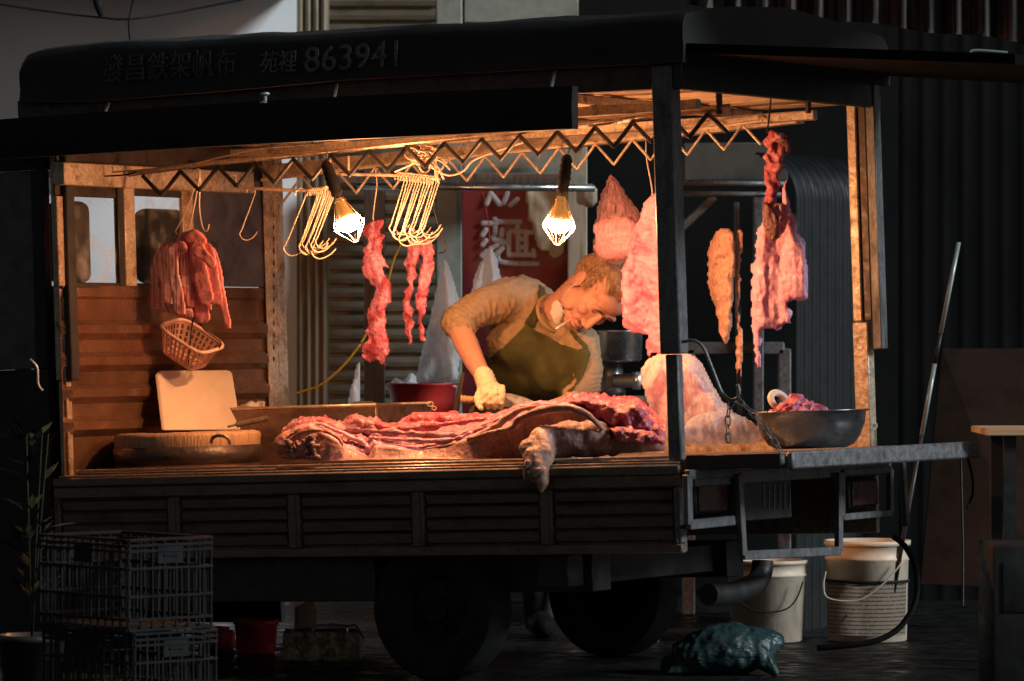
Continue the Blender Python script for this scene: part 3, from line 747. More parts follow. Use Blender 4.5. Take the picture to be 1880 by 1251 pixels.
# hanging rails: bars, zigzags, rods
def line(pts, x): return interp(pts, x)
front = [(235, 327), (390, 307), (600, 287), (800, 265), (1047, 240), (1195, 221), (1340, 203)]
back = [(480, 334), (700, 307), (971, 279), (1174, 255), (1400, 224)]
b = NB(); 
for (xa, ya), (xb, yb) in zip(front, front[1:]): tube(b, [wv(xa, ya - 7, .32), wv(xb, yb - 7, .32)], .009, 4)
part('hanging_rail', b, M['rail'])
b = NB()
for (xa, ya), (xb, yb) in zip(back, back[1:]): tube(b, [wv(xa, ya - 3, .95), wv(xb, yb - 3, .95)], .006, 6)
part('hanging_rail', b, M['rail'])
def zigzag(x0, x1, crv, v, per, dep, r, m, ph=0.0):
    bb = NB(); pts = []; x = x0; up = True
    while x < x1:
        pts.append(wv(x, line(crv, x) + (0 if up else dep) , v + .02 * (1 if up else 0))); up = not up; x += per / 2
    pp = []
    for i, p in enumerate(pts):
        if 0 < i < len(pts) - 1: pp += [p.lerp(pts[i - 1], .07), p, p.lerp(pts[i + 1], .07)]
        else: pp.append(p)
    tube(bb, pp, r, 8); part('zigzag_bar', bb, M[m])
zigzag(262, 1335, front, .30, 69.2, 40, .0072, 'black_paint'); zigzag(486, 1400, back, .93, 67.5, 42, .0046, 'rail')
b = NB(); tube(b, smooth_path([wv(428, 344, .55), wv(520, 349, .55), wv(566, 350, .55), wv(610, 346, .55)], 4), .0058, 10); tube(b, [wv(628, 320, .55), wv(715, 322, .55), wv(808, 329, .55)], .0055, 10)
for x, y, y2 in ((432, 344, 322), (606, 346, 292), (640, 320, 288), (800, 329, 272)): tube(b, [wv(x, y, .55), wv(x, y2, .45)], .004, 8)
part('hook_rod', b, M['rust'])
# tail: folded-down tailgate, lamps, step
b = NB(); tbox(b, (.012, .0, -.012), (.345, WID, .018), .005); tbox(b, (.346, .02, -.028), (.372, WID, .026), .006); TG = part('tailgate', b, M['dull_steel'])
b = NB(); tbox(b, (.02, -.004, -.02), (.34, -.001, .022), .001); part('end_cap', b, M['dark_steel'], TG)
b = NB(); tbox(b, (.006, .0, -.075), (.05, WID, -.03), .004); part('rear_crossmember', b, M['post_grey'])
def framebars(name, pts, w, m, u=.05, closed=True):
    bb = NB(); pp = [wu(x, y, u) for x, y in pts]; n = len(pp)
    for i in range(n if closed else n - 1): quadbar(bb, pp[i], pp[(i + 1) % n], w, .02, UA)
    return part(name, bb, M[m], smooth=False)
framebars('lamp_guard', [(1262, 872), (1350, 868), (1352, 955), (1264, 964)], .03, 'post_grey'); framebars('lamp_guard', [(1545, 868), (1634, 862), (1634, 942), (1545, 950)], .022, 'post_grey')
framebars('step', [(1355, 870), (1364, 1020), (1540, 1012), (1540, 868)], .028, 'post_grey', .07, closed=False); framebars('corner_leg', [(1656, 846), (1664, 966)], .024, 'post_grey', .04, closed=False)
M['lamp_lens'] = mat('lamp_lens', [(.06, .025, .02), (.09, .04, .03)], 8, .3)
for x0, y0, x1, y1 in ((1278, 884, 1338, 945), (1560, 876, 1610, 934)):
    a = pu(x0, y1, .03); c = pu(x1, y0, .03); b = NB(); tbox(b, (.0, a.y, a.z), (.03, c.y, c.z), .008); tl = part('tail_lamp', b, M['black_paint'])
    b = NB(); tbox(b, (.031, a.y + .01, a.z + .008), (.038, c.y - .01, c.z - .008), .003); part('lens', b, M['lamp_lens'], tl)
a = pu(1375, 958, .03); c = pu(1462, 880, .03); b = NB(); tbox(b, (.0, a.y, a.z), (.012, c.y, c.z), .004); pl_ = part('plate_holder', b, M['black_paint'])
b = NB()
for k in range(6):
    p = pu(1402 + k * 9.5, 935, .014); p2 = pu(1402 + k * 9.5, 888 + 6 * (k % 2), .014); tube(b, [L(.014, p.y, p.z), L(.014, p2.y, p2.z)], .003, 6)
part('slot_bar', b, M['dull_steel'], pl_)
b = NB(); tube(b, smooth_path([wu(1775, 836, .36), wu(1784, 870, .36), wu(1786, 905, .36), wu(1776, 932, .36)], 5), .0045, 8); part('strap', b, M['rubber'], TG)
b = NB(); tube(b, [wu(1764, 836, .355), wu(1768, 1000, .355), wu(1768, 1112, .355)], .004, 8); part('prop_rod', b, M['dark_steel'], TG)
b = NB(); tube(b, smooth_path([P(55, 660, 19.6), P(68, 675, 19.6), P(70, 705, 19.6), P(78, 718, 19.6)], 5), .0035, 8); part('mirror_arm', b, M['rail'])
# ================================================================== MEAT AND GOODS: MATERIALS
def meat(name, cols, pos, scale=14, rough=.42, bump=.8, bscale=110, dist=1.0, stretch=(1, 1, 1), detail=8, speck=.45, sscale=130, pk=1.3):
    cols = [(r, g, min(.8, bl * pk)) for r, g, bl in cols]
    return mat(name, cols, scale, rough, bump=bump, bscale=bscale, dist=dist, pos=pos, stretch=stretch, rvar=.16, detail=detail, coat=.06, bdist=.008, speck=speck, sscale=sscale)
FLESH, FAT, PINK, DEEP = (.46, .075, .10), (.74, .42, .46), (.70, .24, .30), (.20, .028, .04)
M['meat_mix'] = meat('meat_mix', [DEEP, FLESH, PINK, FAT, FLESH], [.30, .42, .52, .62, .74], 16)
M['meat_red'] = meat('meat_red', [DEEP, FLESH, (.56, .13, .12), FAT, FLESH], [.30, .44, .56, .66, .72], 22, bump=.8)
M['fatty'] = meat('fatty', [(.58, .20, .22), (.68, .34, .35), (.72, .42, .42), (.60, .22, .24)], [.32, .46, .6, .72], 14, bump=.5, bscale=110)
M['slab_pink'] = meat('slab_pink', [(.60, .22, .26), (.74, .35, .40), (.78, .44, .47), (.64, .25, .29)], [.32, .46, .6, .72], 12, rough=.5, bump=.4, bscale=130, speck=.28)
M['slab_deep'] = meat('slab_deep', [(.50, .10, .14), (.70, .24, .29), (.78, .42, .44), (.60, .16, .20)], [.32, .46, .6, .72], 7, rough=.42, bump=.3, bscale=90, speck=.22, sscale=90)
M['tripe'] = meat('tripe', [(.50, .26, .20), (.62, .36, .28), (.70, .44, .36), (.44, .20, .15)], [.32, .46, .6, .72], 12, bump=.8, stretch=(1, 1, .35), pk=.95)
M['liver'] = meat('liver', [(.10, .02, .022), (.16, .035, .035), (.12, .025, .025)], [.35, .5, .65], 14, rough=.3, pk=.95)
M['skin_pork'] = meat('skin_pork', [(.36, .165, .15), (.46, .23, .205), (.30, .13, .12)], [.35, .5, .65], 10, rough=.5, bump=.35, bscale=90, pk=.95)
M['skin_grey'] = meat('skin_grey', [(.24, .13, .12), (.33, .19, .17), (.18, .09, .09)], [.35, .5, .65], 9, rough=.6, bump=.4, bscale=120, pk=.95)
M['trotter'] = meat('trotter', [(.50, .27, .20), (.60, .36, .28), (.38, .19, .15)], [.35, .5, .65], 12, rough=.55, bump=.4, bscale=80, pk=.95)
M['hoof'] = mat('hoof', [(.10, .06, .05), (.22, .14, .12)], 18, .5, bump=.3)
M['belly_stripe'] = stripes('belly_stripe', [(.34, .05, .05), FLESH, FAT, (.80, .55, .50), FLESH, PINK, FAT], [.30, .38, .42, .50, .54, .62, .66], 7.0, .38)
M['loin_stripe'] = stripes('loin_stripe', [(.50, .10, .11), (.68, .22, .23), (.74, .30, .30), (.52, .11, .12)], [.34, .46, .58, .70], 5.0, .36)
M['hook'] = mat('hook', [(.50, .40, .30), (.60, .49, .37), (.40, .30, .21)], 30, .42, metal=.45, bump=.05)
M['copper'] = mat('copper', [(.55, .32, .20), (.66, .42, .28)], 20, .4, metal=.2)
M['pvc_cream'] = mat('pvc_cream', [(.72, .60, .46), (.78, .66, .52), (.70, .58, .44)], 6, .45, bump=.05, bscale=60)
M['basket'] = mat('basket', [(.74, .46, .36), (.78, .52, .42)], 8, .42)
M['wood_block'] = mat('wood_block', [(.34, .20, .12), (.46, .29, .17), (.20, .11, .06)], 10, .6, bump=.4, stretch=(5, 5, .5))
M['cloth'] = mat('cloth', [(.55, .50, .42), (.66, .61, .52), (.42, .36, .28)], 18, .9, bump=.5)
M['red_plastic'] = mat('red_plastic', [(.28, .018, .020), (.36, .028, .028)], 5, .4, bump=.1)
M['red_bright'] = mat('red_bright', [(.52, .03, .03), (.66, .05, .045), (.42, .02, .02)], 9, .45, bump=.15)
M['white_plastic'] = mat('white_plastic', [(.70, .58, .44), (.76, .65, .51), (.58, .46, .34)], 4, .45, bump=.1, bscale=50)  # white plastic, with the lamps' warm tint put into its colour
M['yellow'] = mat('yellow', [(.60, .42, .03), (.70, .50, .06)], 9, .45)
M['stone'] = mat('stone', [(.30, .26, .16), (.46, .41, .28), (.15, .13, .08), (.36, .31, .20)], 24, .9, bump=1.0, bscale=60, bdist=.02)  # yellow-brown tones speckled by noise
M['trash'] = mat('trash', [(.018, .040, .042), (.032, .062, .064), (.022, .046, .048)], 6, .36, bump=.9, bscale=34, rvar=.15, stretch=(.6, 1, 1.8), dist=1.5)
M['crate'] = mat('crate', [(.006, .0062, .0065), (.011, .0113, .0117)], 14, .6, bump=.1, spec=.15)
M['leaf'] = mat('leaf', [(.014, .02, .010), (.03, .038, .018)], 20, .7, spec=.15)
M['bag_white'] = bagmat('bag_white', (.86, .88, .90), .95, .3, .4)
M['bag_pink'] = bagmat('bag_pink', (.86, .48, .52), .26, .25, .4)
M['bag_clear'] = bagmat('bag_clear', (.92, .82, .76), .60, .14, .3)
M['bag_blue'] = bagmat('bag_blue', (.62, .64, .74), .6, .22, .4)
LAMPC = (1.0, .43, .175)
M['lamp'] = emis('lamp', LAMPC, 1150.0)
M['amber'] = emis('amber', (1.0, .42, .09), .30)
# ================================================================== LAMPS
def frame_from(top, bot, roll=0.0):
    """matrix whose -z axis runs from top to bottom"""
    z = (Vector(top) - Vector(bot)).normalized(); x = Vector((1, 0, 0)); x = (x - z * x.dot(z)).normalized(); y = z.cross(x)
    m = Matrix((x, y, z)).transposed().to_4x4() @ Matrix.Rotation(roll, 4, 'Z'); m.translation = Vector(top); return m
def lamp(neck, tip, v, hand, label):
    n0 = wv(*neck, v); t0 = wv(*tip, v + .0); Mx = frame_from(n0, t0, .2)
    r = thing('caged_lamp', label, 'lamp', n0, 'caged work lamps over the counter')
    s = .96
    b = NB(); lathe(b, [(0, .004), (.012, .002), (.015, -.008), (.020, -.030), (.029, -.058), (.0342, -.074), (.0342, -.0745), (0, -.0745)], Mx @ Matrix.Scale(s, 4), 28); mk('bulb_neck', b, M['amber'], r)
    b = NB(); lathe(b, [(0, -.0746), (.034, -.0746), (.0362, -.0785), (.0376, -.083), (.0382, -.088), (.038, -.093), (.0365, -.099), (.033, -.1055), (.028, -.111), (.022, -.115), (.015, -.118), (.008, -.1195), (0, -.120)], Mx @ Matrix.Scale(s, 4), 28); mk('bulb', b, M['lamp'], r)
    b = NB()
    for k in range(8):
        a = k * PI / 4; c, si = math.cos(a), math.sin(a)
        tube(b, [Mx @ Vector((c * rr, si * rr, z)) for rr, z in ((.017, .006), (.021, -.018), (.053, -.092), (.050, -.102), (.010, -.152))], .0011, 6)
    for rr, z in ((.053, -.092), (.010, -.152), (.020, -.010)):
        tube(b, [Mx @ Vector((rr * math.cos(q * PI / 10), rr * math.sin(q * PI / 10), z)) for q in range(20)], .0011, 6, closed=True)
    mk('cage', b, M['hook'], r)
    b = NB(); prof = [(0, .0)]
    for k in range(13): prof.append((.019 + (.003 if k % 2 else 0) - .003 * abs(k - 5) / 6, .012 + k * .0095))
    prof += [(.010, .135), (0, .137)]
    hp = wv(*hand, v); Mh = frame_from(n0, n0 + (n0 - hp), 0); Mh = Matrix.Translation(n0) @ (frame_from(hp, n0).to_3x3().to_4x4())
    lathe(b, prof, Mh, 18); mk('handle', b, M['rubber'], r)
    top = Mh @ Vector((0, 0, .135)); b = NB()
    tube(b, smooth_path([top, top + Vector((.008, 0, .02)), top + Vector((.004, 0, .045)), top + Vector((-.012, 0, .05)), top + Vector((-.016, 0, .035))], 5), .0022, 6); mk('hook', b, M['dull_steel'], r)
    return r, top
LP1, lt1 = lamp((622, 366), (652, 440), .24, (598, 300), 'caged lit lamp bulb on a black handle, tilted, beside the left bunch of steel hooks')
LP2, lt2 = lamp((1031, 362), (1023, 448), .28, (1043, 275), 'caged lit lamp bulb on a black handle hanging upright over the butcher')
# cables and the knot of wire
M['wire_cream'] = mat('wire_cream', [(.62, .42, .30), (.70, .50, .38)], 20, .5)
def wire(pts, v, r, m, nm, label, cat='wire', n=6):
    bm = NB(); tube(bm, smooth_path([wv(x, y, v) for x, y in pts], n), r, 6); return tag(mk(nm, bm, M[m]), label, cat)
wire([(140, 325), (215, 316), (330, 305), (400, 290), (470, 274), (560, 266), (640, 258)], .25, .0026, 'rust', 'wire', 'long brown wire running under the side flap from the left post')
wire([(100, 328), (160, 325), (225, 322), (250, 316)], .2, .003, 'rubber', 'wire', 'black wire lying along the top of the cab wall')
wire([(725, 316), (760, 300), (785, 285), (790, 305), (822, 322), (850, 315), (868, 296), (900, 282), (960, 262)], .42, .003, 'wire_cream', 'wire', 'cream lamp wire looping right from the knotted bundle')
b = NB()
for k in range(7):
    a0 = random.uniform(0, 6.28); cxx, cyy = 778 + random.uniform(-6, 8), 290 + random.uniform(-8, 8); rx, ry = random.uniform(10, 34), random.uniform(8, 22); tl = random.uniform(-.6, .6)
    pts = [wv(cxx + rx * math.cos(a0 + q * .7) * math.cos(tl) - ry * math.sin(a0 + q * .7) * math.sin(tl), cyy + rx * math.cos(a0 + q * .7) * math.sin(tl) + ry * math.sin(a0 + q * .7) * math.cos(tl), .36 + .03 * math.sin(q + k)) for q in range(9)]
    tube(b, smooth_path(pts, 4), .003, 6)
for e in ((742, 272), (760, 262), (820, 300), (826, 312), (806, 338), (815, 330)): tube(b, smooth_path([wv(778, 292, .37), wv((778 + e[0]) / 2 + 4, (292 + e[1]) / 2 - 8, .34), wv(e[0], e[1], .36)], 5), .003, 6)
tag(mk('wire_knot', b, M['wire_cream']), 'tangled knot of cream wire tied to the zigzag bar above the hook cluster', 'wire')
wire([(540, 724), (552, 720), (590, 706), (630, 672), (662, 632)], 1.75, .0042, 'yellow', 'hose', 'yellow hose bending across the roller shutter behind the hanging meat', 'hose')
wire([(662, 632), (700, 560), (722, 480), (738, 446), (752, 430)], 1.75, .0042, 'yellow', 'hose', 'yellow hose stretch rising toward the hook cluster', 'hose')
# ================================================================== STEEL HOOKS
PXM = 570.0
def hook_curve(ln=95, wide=1.0): return [(-13, 9), (-12, 1), (-6, -5), (1, -4), (5, 3), (4, 14), (-22 * .9, ln), (-25, ln + 12), (-19, ln + 22), (-7, ln + 25), (7 * wide, ln + 17), (16 * wide, ln + 5)]
def hook_mesh(ln, wide=1.0, r=.0026):
    bm = NB(); pts = [Vector((x / PXM, 0, -y / PXM)) for x, y in hook_curve(ln, wide)]; tube(bm, smooth_path(pts, 5), r, 6)
    me = bpy.data.meshes.new('meat_hook'); bmesh.ops.recalc_face_normals(bm, faces=bm.faces); bm.to_mesh(me); bm.free(); me.materials.append(M['hook']); me.shade_smooth(); return me
HM = [hook_mesh(92), hook_mesh(100, 1.2), hook_mesh(86, .9)]
proto = bpy.data.objects.new('meat_hook', HM[0])
def hook(x, y, v, yaw, lean, label, group, k=0, sc=1.0, first=[True]):
    if first[0]: o = proto; first[0] = False
    else: o = proto.copy()
    o.data = HM[k % 3]; COL.objects.link(o); o.location = wv(x, y, v); o.rotation_euler = (random.uniform(-.05, .05), lean, yaw); o.scale = (sc, sc, sc)
    return tag(o, label, 'hook', group)
hook(556, 352, .55, -.1, .10, 'single steel S-hook hanging apart, left of the left hook bunch', 'loose steel hooks', 0, 1.06)
for i in range(9): hook(577 + i * 4.0, 352 - i * .5, .55, random.uniform(-.22, .12), random.uniform(.02, .10), 'steel S-hook in the left bunch, one of nine hanging beside the tilted lamp', 'left bunch of steel hooks', i, random.uniform(.94, 1.06))
for i in range(13): hook(738 + i * 5.2, 322 + i * .6, .55, random.uniform(-.22, .12), random.uniform(-.02, .08), 'steel S-hook in the dense cluster under the wire knot', 'cluster of steel hooks under the wire knot', i, random.uniform(.94, 1.06))
hook(464, 348, .75, .3, .05, 'dark empty steel hook hanging before the tinted panel', 'loose steel hooks', 2, .9)
def bighook(pts, v, r, label, m='hook'):
    bm = NB(); tube(bm, smooth_path([wv(x, y, v) for x, y in pts], 6), r, 7); return tag(mk('meat_hook', bm, M[m]), label, 'hook', 'loose steel hooks')
bighook([(352, 318), (360, 312), (366, 322), (362, 350), (352, 400), (345, 420)], .44, .003, 'steel hook carrying the striped pork belly bundle')
bighook([(372, 350), (366, 340), (360, 330), (352, 360), (330, 410), (322, 426), (330, 432)], .46, .003, 'slanting steel hook beside the striped pork belly bundle')
bighook([(362, 310), (368, 320), (366, 380), (372, 418), (380, 424), (384, 412)], .47, .003, 'steel hook carrying the pink sliced pork bundle')
bighook([(694, 310), (690, 314), (692, 340), (688, 372), (685, 402), (690, 410)], .92, .0028, 'thin steel hook holding the long knobbly meat strip')
bighook([(1188, 248), (1186, 262), (1187, 290), (1196, 340), (1200, 370)], 1.0, .0028, 'thin steel hook holding the pink slab behind the near post')
bighook([(796, 380), (806, 420), (818, 452), (816, 462), (806, 465)], .9, .003, 'dark hook hanging over the large white plastic bag', 'dark_steel')
wire([(1416, 172), (1412, 215), (1408, 246)], .76, .0028, 'rubber', 'string', 'dark string from the roof to the pluck of offal', 'string')
def fib(sd, a): return lambda x, y: a * (.6 * math.sin(x * .10 + 2.2 * noise.noise(Vector((x * .02, y * .012, sd)))) + .8 * (.4 - abs(noise.noise(Vector((x * .055, y * .016, sd + 3))))) + .35 * noise.noise(Vector((x * .16, y * .10, sd + 7))))
def radial(xc, yc): return lambda x, y: (.016 * math.sin(13 * math.atan2(x - xc, y - yc + 4) + 1.5 * noise.noise(Vector((x * .02, y * .02, 1)))) + .012 * noise.noise(Vector((x * .05, y * .03, 4)))) * min(1, (y - yc) / 60)
# ================================================================== HANGING MEAT
def hang(name, poly, v, thick, m, label, cat='meat', **k):
    bm = NB(); sheet(bm, poly, lambda x, y: wv(x, y, v), thick, **k); return tag(mk(name, bm, M[m]), label, cat)
hang('meat_strip', [(682, 402), (700, 400), (705, 415), (702, 445), (700, 462), (708, 490), (714, 510), (720, 530), (716, 556), (704, 574), (712, 600), (714, 640), (708, 670), (690, 668), (668, 662), (664, 640), (672, 622), (680, 590), (676, 575), (684, 540), (688, 522), (668, 512), (664, 498), (668, 470), (672, 445), (670, 425)],
     .92, .022, 'meat_mix', 'long knobbly strip of pink meat hanging alone left of the hook cluster', res=2.2, amp=.018, freq=26, rag=5, edge=12, seed=1, fold=fib(2, .012))
hang('meat_strip', [(748, 440), (762, 442), (775, 450), (770, 480), (758, 520), (756, 545), (758, 580), (755, 610), (754, 630), (748, 632), (746, 610), (740, 580), (740, 550), (748, 520), (745, 480)],
     .98, .012, 'meat_mix', 'left of two thin ragged meat strips hanging below the hook cluster', res=2.0, amp=.011, freq=30, rag=4, edge=8, seed=2, fold=fib(3, .010))
hang('meat_strip', [(768, 440), (785, 438), (796, 460), (799, 490), (792, 520), (786, 545), (780, 570), (778, 600), (780, 628), (772, 628), (768, 606), (768, 580), (762, 555), (766, 525), (772, 490), (770, 465)],
     .95, .012, 'meat_mix', 'right of two thin ragged meat strips hanging below the hook cluster', res=2.0, amp=.011, freq=30, rag=4, edge=8, seed=5, fold=fib(4, .010))
hang('pork_slab', [(1200, 356), (1190, 362), (1182, 378), (1172, 398), (1164, 420), (1158, 440), (1150, 465), (1142, 492), (1140, 520), (1142, 550), (1140, 580), (1148, 602), (1162, 612), (1178, 612), (1186, 622), (1190, 655), (1200, 650), (1210, 655), (1222, 640), (1226, 560), (1224, 440), (1214, 372)],
     1.0, .016, 'slab_deep', 'broad pink pork slab hanging partly behind the near rear post', res=2.4, amp=.010, freq=34, rag=4, edge=8, sm=1, seed=3, fold=fib(5, .009))
PK = thing('pluck', 'hanging pluck of offal with dark liver lobe over pale lung, near the rear posts', 'offal', wv(1425, 670, .55))
def hpart(name, poly, v, thick, m, par, **k):
    bm = NB(); sheet(bm, poly, lambda x, y: wv(x, y, v), thick, **k); return mk(name, bm, M[m], par)
hpart('lung', [(1398, 400), (1410, 380), (1440, 372), (1456, 400), (1466, 430), (1480, 470), (1484, 510), (1480, 548), (1462, 550), (1450, 560), (1452, 590), (1436, 600), (1420, 610), (1400, 604), (1396, 640), (1396, 672), (1386, 672), (1386, 630), (1380, 600), (1378, 560), (1380, 500), (1388, 450)], .80, .03, 'slab_pink', PK, res=2.4, amp=.005, freq=30, rag=4.5, sm=2,
      edge=16, seed=8, fold=fib(1, .016))
hpart('lung', [(1440, 330), (1452, 380), (1474, 450), (1484, 520), (1480, 548), (1462, 552), (1450, 500), (1444, 440), (1436, 380)], .86, .02, 'slab_pink', PK, res=2.4, amp=.006, freq=30, rag=3, edge=12, seed=11)
hpart('windpipe', [(1408, 245), (1424, 240), (1440, 248), (1442, 280), (1436, 310), (1428, 350), (1420, 390), (1416, 430), (1404, 436), (1400, 400), (1404, 340), (1402, 290)], .75, .018, 'meat_red', PK, res=2.6, amp=.018, freq=44, rag=4, edge=10, seed=9)
hpart('liver', [(1400, 375), (1412, 372), (1424, 385), (1432, 410), (1430, 434), (1420, 444), (1408, 436), (1402, 414)], .71, .014, 'liver', PK, res=2.6, amp=.006, freq=24, rag=1.5, edge=9)
hpart('heart', [(1420, 250), (1438, 246), (1452, 258), (1454, 276), (1444, 286), (1428, 282), (1420, 268)], .76, .024, 'liver', PK, res=2.6, amp=.006, freq=24, rag=1.5, edge=12)
hang('tripe', [(1318, 424), (1336, 420), (1348, 432), (1352, 460), (1350, 500), (1346, 540), (1342, 600), (1336, 632), (1326, 628), (1320, 600), (1312, 560), (1302, 530), (1298, 490), (1302, 455)], 1.12, .02, 'tripe', 'tan sheet of tripe hanging in the gap between the rear posts', res=2.6, amp=.012, freq=34, rag=2.5, edge=10, seed=4, fold=fib(9, .012))
hang('gut_strand', [(1352, 430), (1360, 422), (1366, 440), (1360, 480), (1358, 540), (1360, 590), (1366, 625), (1364, 660), (1362, 696), (1358, 680), (1352, 690), (1350, 650), (1352, 600), (1350, 540), (1350, 480)], 1.14, .010, 'tripe', 'thin dangling strand of gut beside the tan tripe', cat='offal', res=2.4, amp=.010, freq=44, rag=3, edge=7, seed=6)
# sliced pork bundles on the left
B1 = thing('pork_belly_bundle', 'bundle of striped pork belly strips hanging over the plastic basket', 'meat', wv(320, 575, .45))
def bnd(poly, v, th, m, par, **k): return hpart('strip', poly, v, th, m, par, **{**dict(res=2.0, amp=.0025, freq=40, rag=1.0, edge=2.6, sm=1), **k})
bnd([(330, 432), (344, 424), (352, 436), (350, 470), (330, 472), (318, 462)], .44, .02, 'loin_stripe', B1)
bnd(band([(318, 452), (300, 460), (288, 480), (284, 520), (282, 562)], [8, 9, 8, 8, 9]), .45, .006, 'belly_stripe', B1)
bnd(band([(330, 452), (304, 466), (302, 500), (306, 530), (304, 570)], [9, 11, 10, 10, 10]), .43, .006, 'belly_stripe', B1, seed=2)
bnd(band([(340, 452), (318, 462), (318, 500), (326, 540), (330, 576)], [10, 13, 11, 11, 10]), .40, .006, 'belly_stripe', B1, seed=3)
bnd(band([(344, 456), (336, 480), (340, 520), (352, 560)], [9, 11, 10, 9]), .42, .006, 'belly_stripe', B1, seed=4)
bnd(band([(300, 560), (325, 572), (352, 576)], [8, 9, 7]), .41, .007, 'belly_stripe', B1, seed=5)
B2 = thing('pork_slice_bundle', 'bundle of pink sliced pork hanging right of the striped belly strips', 'meat', wv(380, 600, .45))
bnd([(340, 430), (356, 420), (372, 430), (382, 444), (374, 452), (354, 452), (340, 446)], .43, .02, 'loin_stripe', B2)
bnd(band([(350, 450), (346, 480), (352, 520), (366, 556), (374, 590)], [10, 14, 14, 14, 12]), .44, .005, 'loin_stripe', B2)
bnd(band([(362, 448), (364, 480), (372, 520), (380, 556)], [11, 15, 14, 12]), .41, .005, 'loin_stripe', B2, seed=2)
bnd(band([(376, 450), (384, 480), (390, 520), (398, 556)], [11, 14, 14, 12]), .42, .005, 'loin_stripe', B2, seed=3)
bnd(band([(386, 458), (396, 490), (402, 530), (410, 560), (420, 600)], [8, 10, 10, 8, 5]), .44, .005, 'loin_stripe', B2, seed=4)
bnd(band([(356, 460), (376, 470), (392, 490)], [8, 10, 6]), .385, .005, 'loin_stripe', B2, seed=5)
rnd = random.Random(21)
for k in range(5):                                    # thin leaves fanned behind one another
    dx = rnd.uniform(-5, 5); bnd(band([(352 + k * 7 + dx * .3, 452), (354 + k * 9 + dx, 490), (360 + k * 10 + dx, 530), (366 + k * 11 + dx, 562 + rnd.uniform(-8, 8))], [4, 5.5, 5, 4]), .455 + .012 * (k % 3), .004, 'loin_stripe', B2, seed=30 + k)
for k in range(5):
    dx = rnd.uniform(-3, 3); bnd(band([(306 + k * 8 + dx, 456), (294 + k * 12 + dx, 480), (296 + k * 12, 525), (300 + k * 13 + dx, 572 + rnd.uniform(-6, 4))], [4, 5, 4.5, 4]), .462 + .012 * (k % 3), .004, 'belly_stripe', B1, seed=40 + k)
# pink bag, white bags
def radial(xc, yc): return lambda x, y: (.016 * math.sin(13 * math.atan2(x - xc, y - yc + 4) + 1.5 * noise.noise(Vector((x * .02, y * .02, 1)))) + .012 * noise.noise(Vector((x * .05, y * .03, 4)))) * min(1, (y - yc) / 60)
def bag(name, poly, proj, th, m, label, **k):
    bm = NB(); sheet(bm, poly, proj, th, **{**dict(res=3.0, amp=.006, freq=22, rag=1.2, edge=30, sm=4, fold=lambda x, y: .012 * math.sin(x * .11 + .02 * y) + .006 * math.sin(x * .3 - y * .05)), **k}); return tag(mk(name, bm, M[m]), label, 'bag')
PB = thing('plastic_bag', 'pink see-through plastic bag of meat hanging above the butcher\'s head', 'bag', wv(1130, 484, 1.05))
hpart('bag_film', [(1122, 320), (1130, 326), (1150, 356), (1176, 392), (1184, 420), (1176, 460), (1150, 484), (1118, 486), (1094, 470), (1088, 440), (1092, 410), (1098, 376), (1112, 336)], 1.05, .07, 'bag_pink', PB, res=3.5, amp=.012, freq=22, rag=1.5, edge=34)
hpart('meat', [(1092, 410), (1120, 402), (1150, 398), (1172, 412), (1178, 440), (1168, 466), (1140, 478), (1112, 478), (1094, 462), (1090, 436)], 1.05, .055, 'fatty', PB, res=3.5, amp=.01, freq=26, rag=1.5, edge=30)
bag('plastic_bag', [(812, 476), (820, 478), (832, 510), (846, 560), (852, 610), (846, 660), (838, 700), (800, 708), (766, 704), (768, 670), (782, 610), (796, 550), (806, 500)], lambda x, y: P(x, y, 22.35), .05, 'bag_white', 'large white plastic bag hanging behind the butcher\'s elbow', seed=1, fold=radial(815, 462))
bag('plastic_bag', [(896, 452), (904, 452), (914, 480), (924, 520), (928, 560), (880, 580), (862, 560), (868, 520), (882, 482)], lambda x, y: P(x, y, 22.4), .04, 'bag_white', 'white plastic bag hanging in front of the red sign above his shoulder', seed=2, fold=radial(899, 440))
bag('plastic_bag', [(656, 668), (664, 668), (664, 720), (660, 752), (636, 756), (640, 730), (650, 690)], lambda x, y: P(x, y, 22.2), .02, 'bag_white', 'small white plastic bag behind the tray handle', seed=3, edge=10)
wire([(886, 350), (892, 380), (898, 420), (899, 452)], 1.9, .0016, 'red_plastic', 'string', 'thin red string holding the white bag before the sign', 'string')
# ================================================================== ON THE COUNTER
WC = .013                                             # counter top in truck coordinates
# cutting board
b = NB(); pa = [pu(303, 790, -2.13), pu(291, 690, -2.245), pu(294, 684, -2.25), pu(300, 681, -2.252), pu(418, 680, -2.252), pu(424, 682, -2.25), pu(427, 688, -2.245), pu(444, 790, -2.13)]
prism(b, [TM @ p for p in pa], UA * -.016); bmesh.ops.bevel(b, geom=b.edges[:], offset=.003, segments=1, affect='EDGES')
tag(mk('cutting_board', b, M['pvc_cream'], angle=40), 'large cream cutting board leaning against the cab wall', 'board')
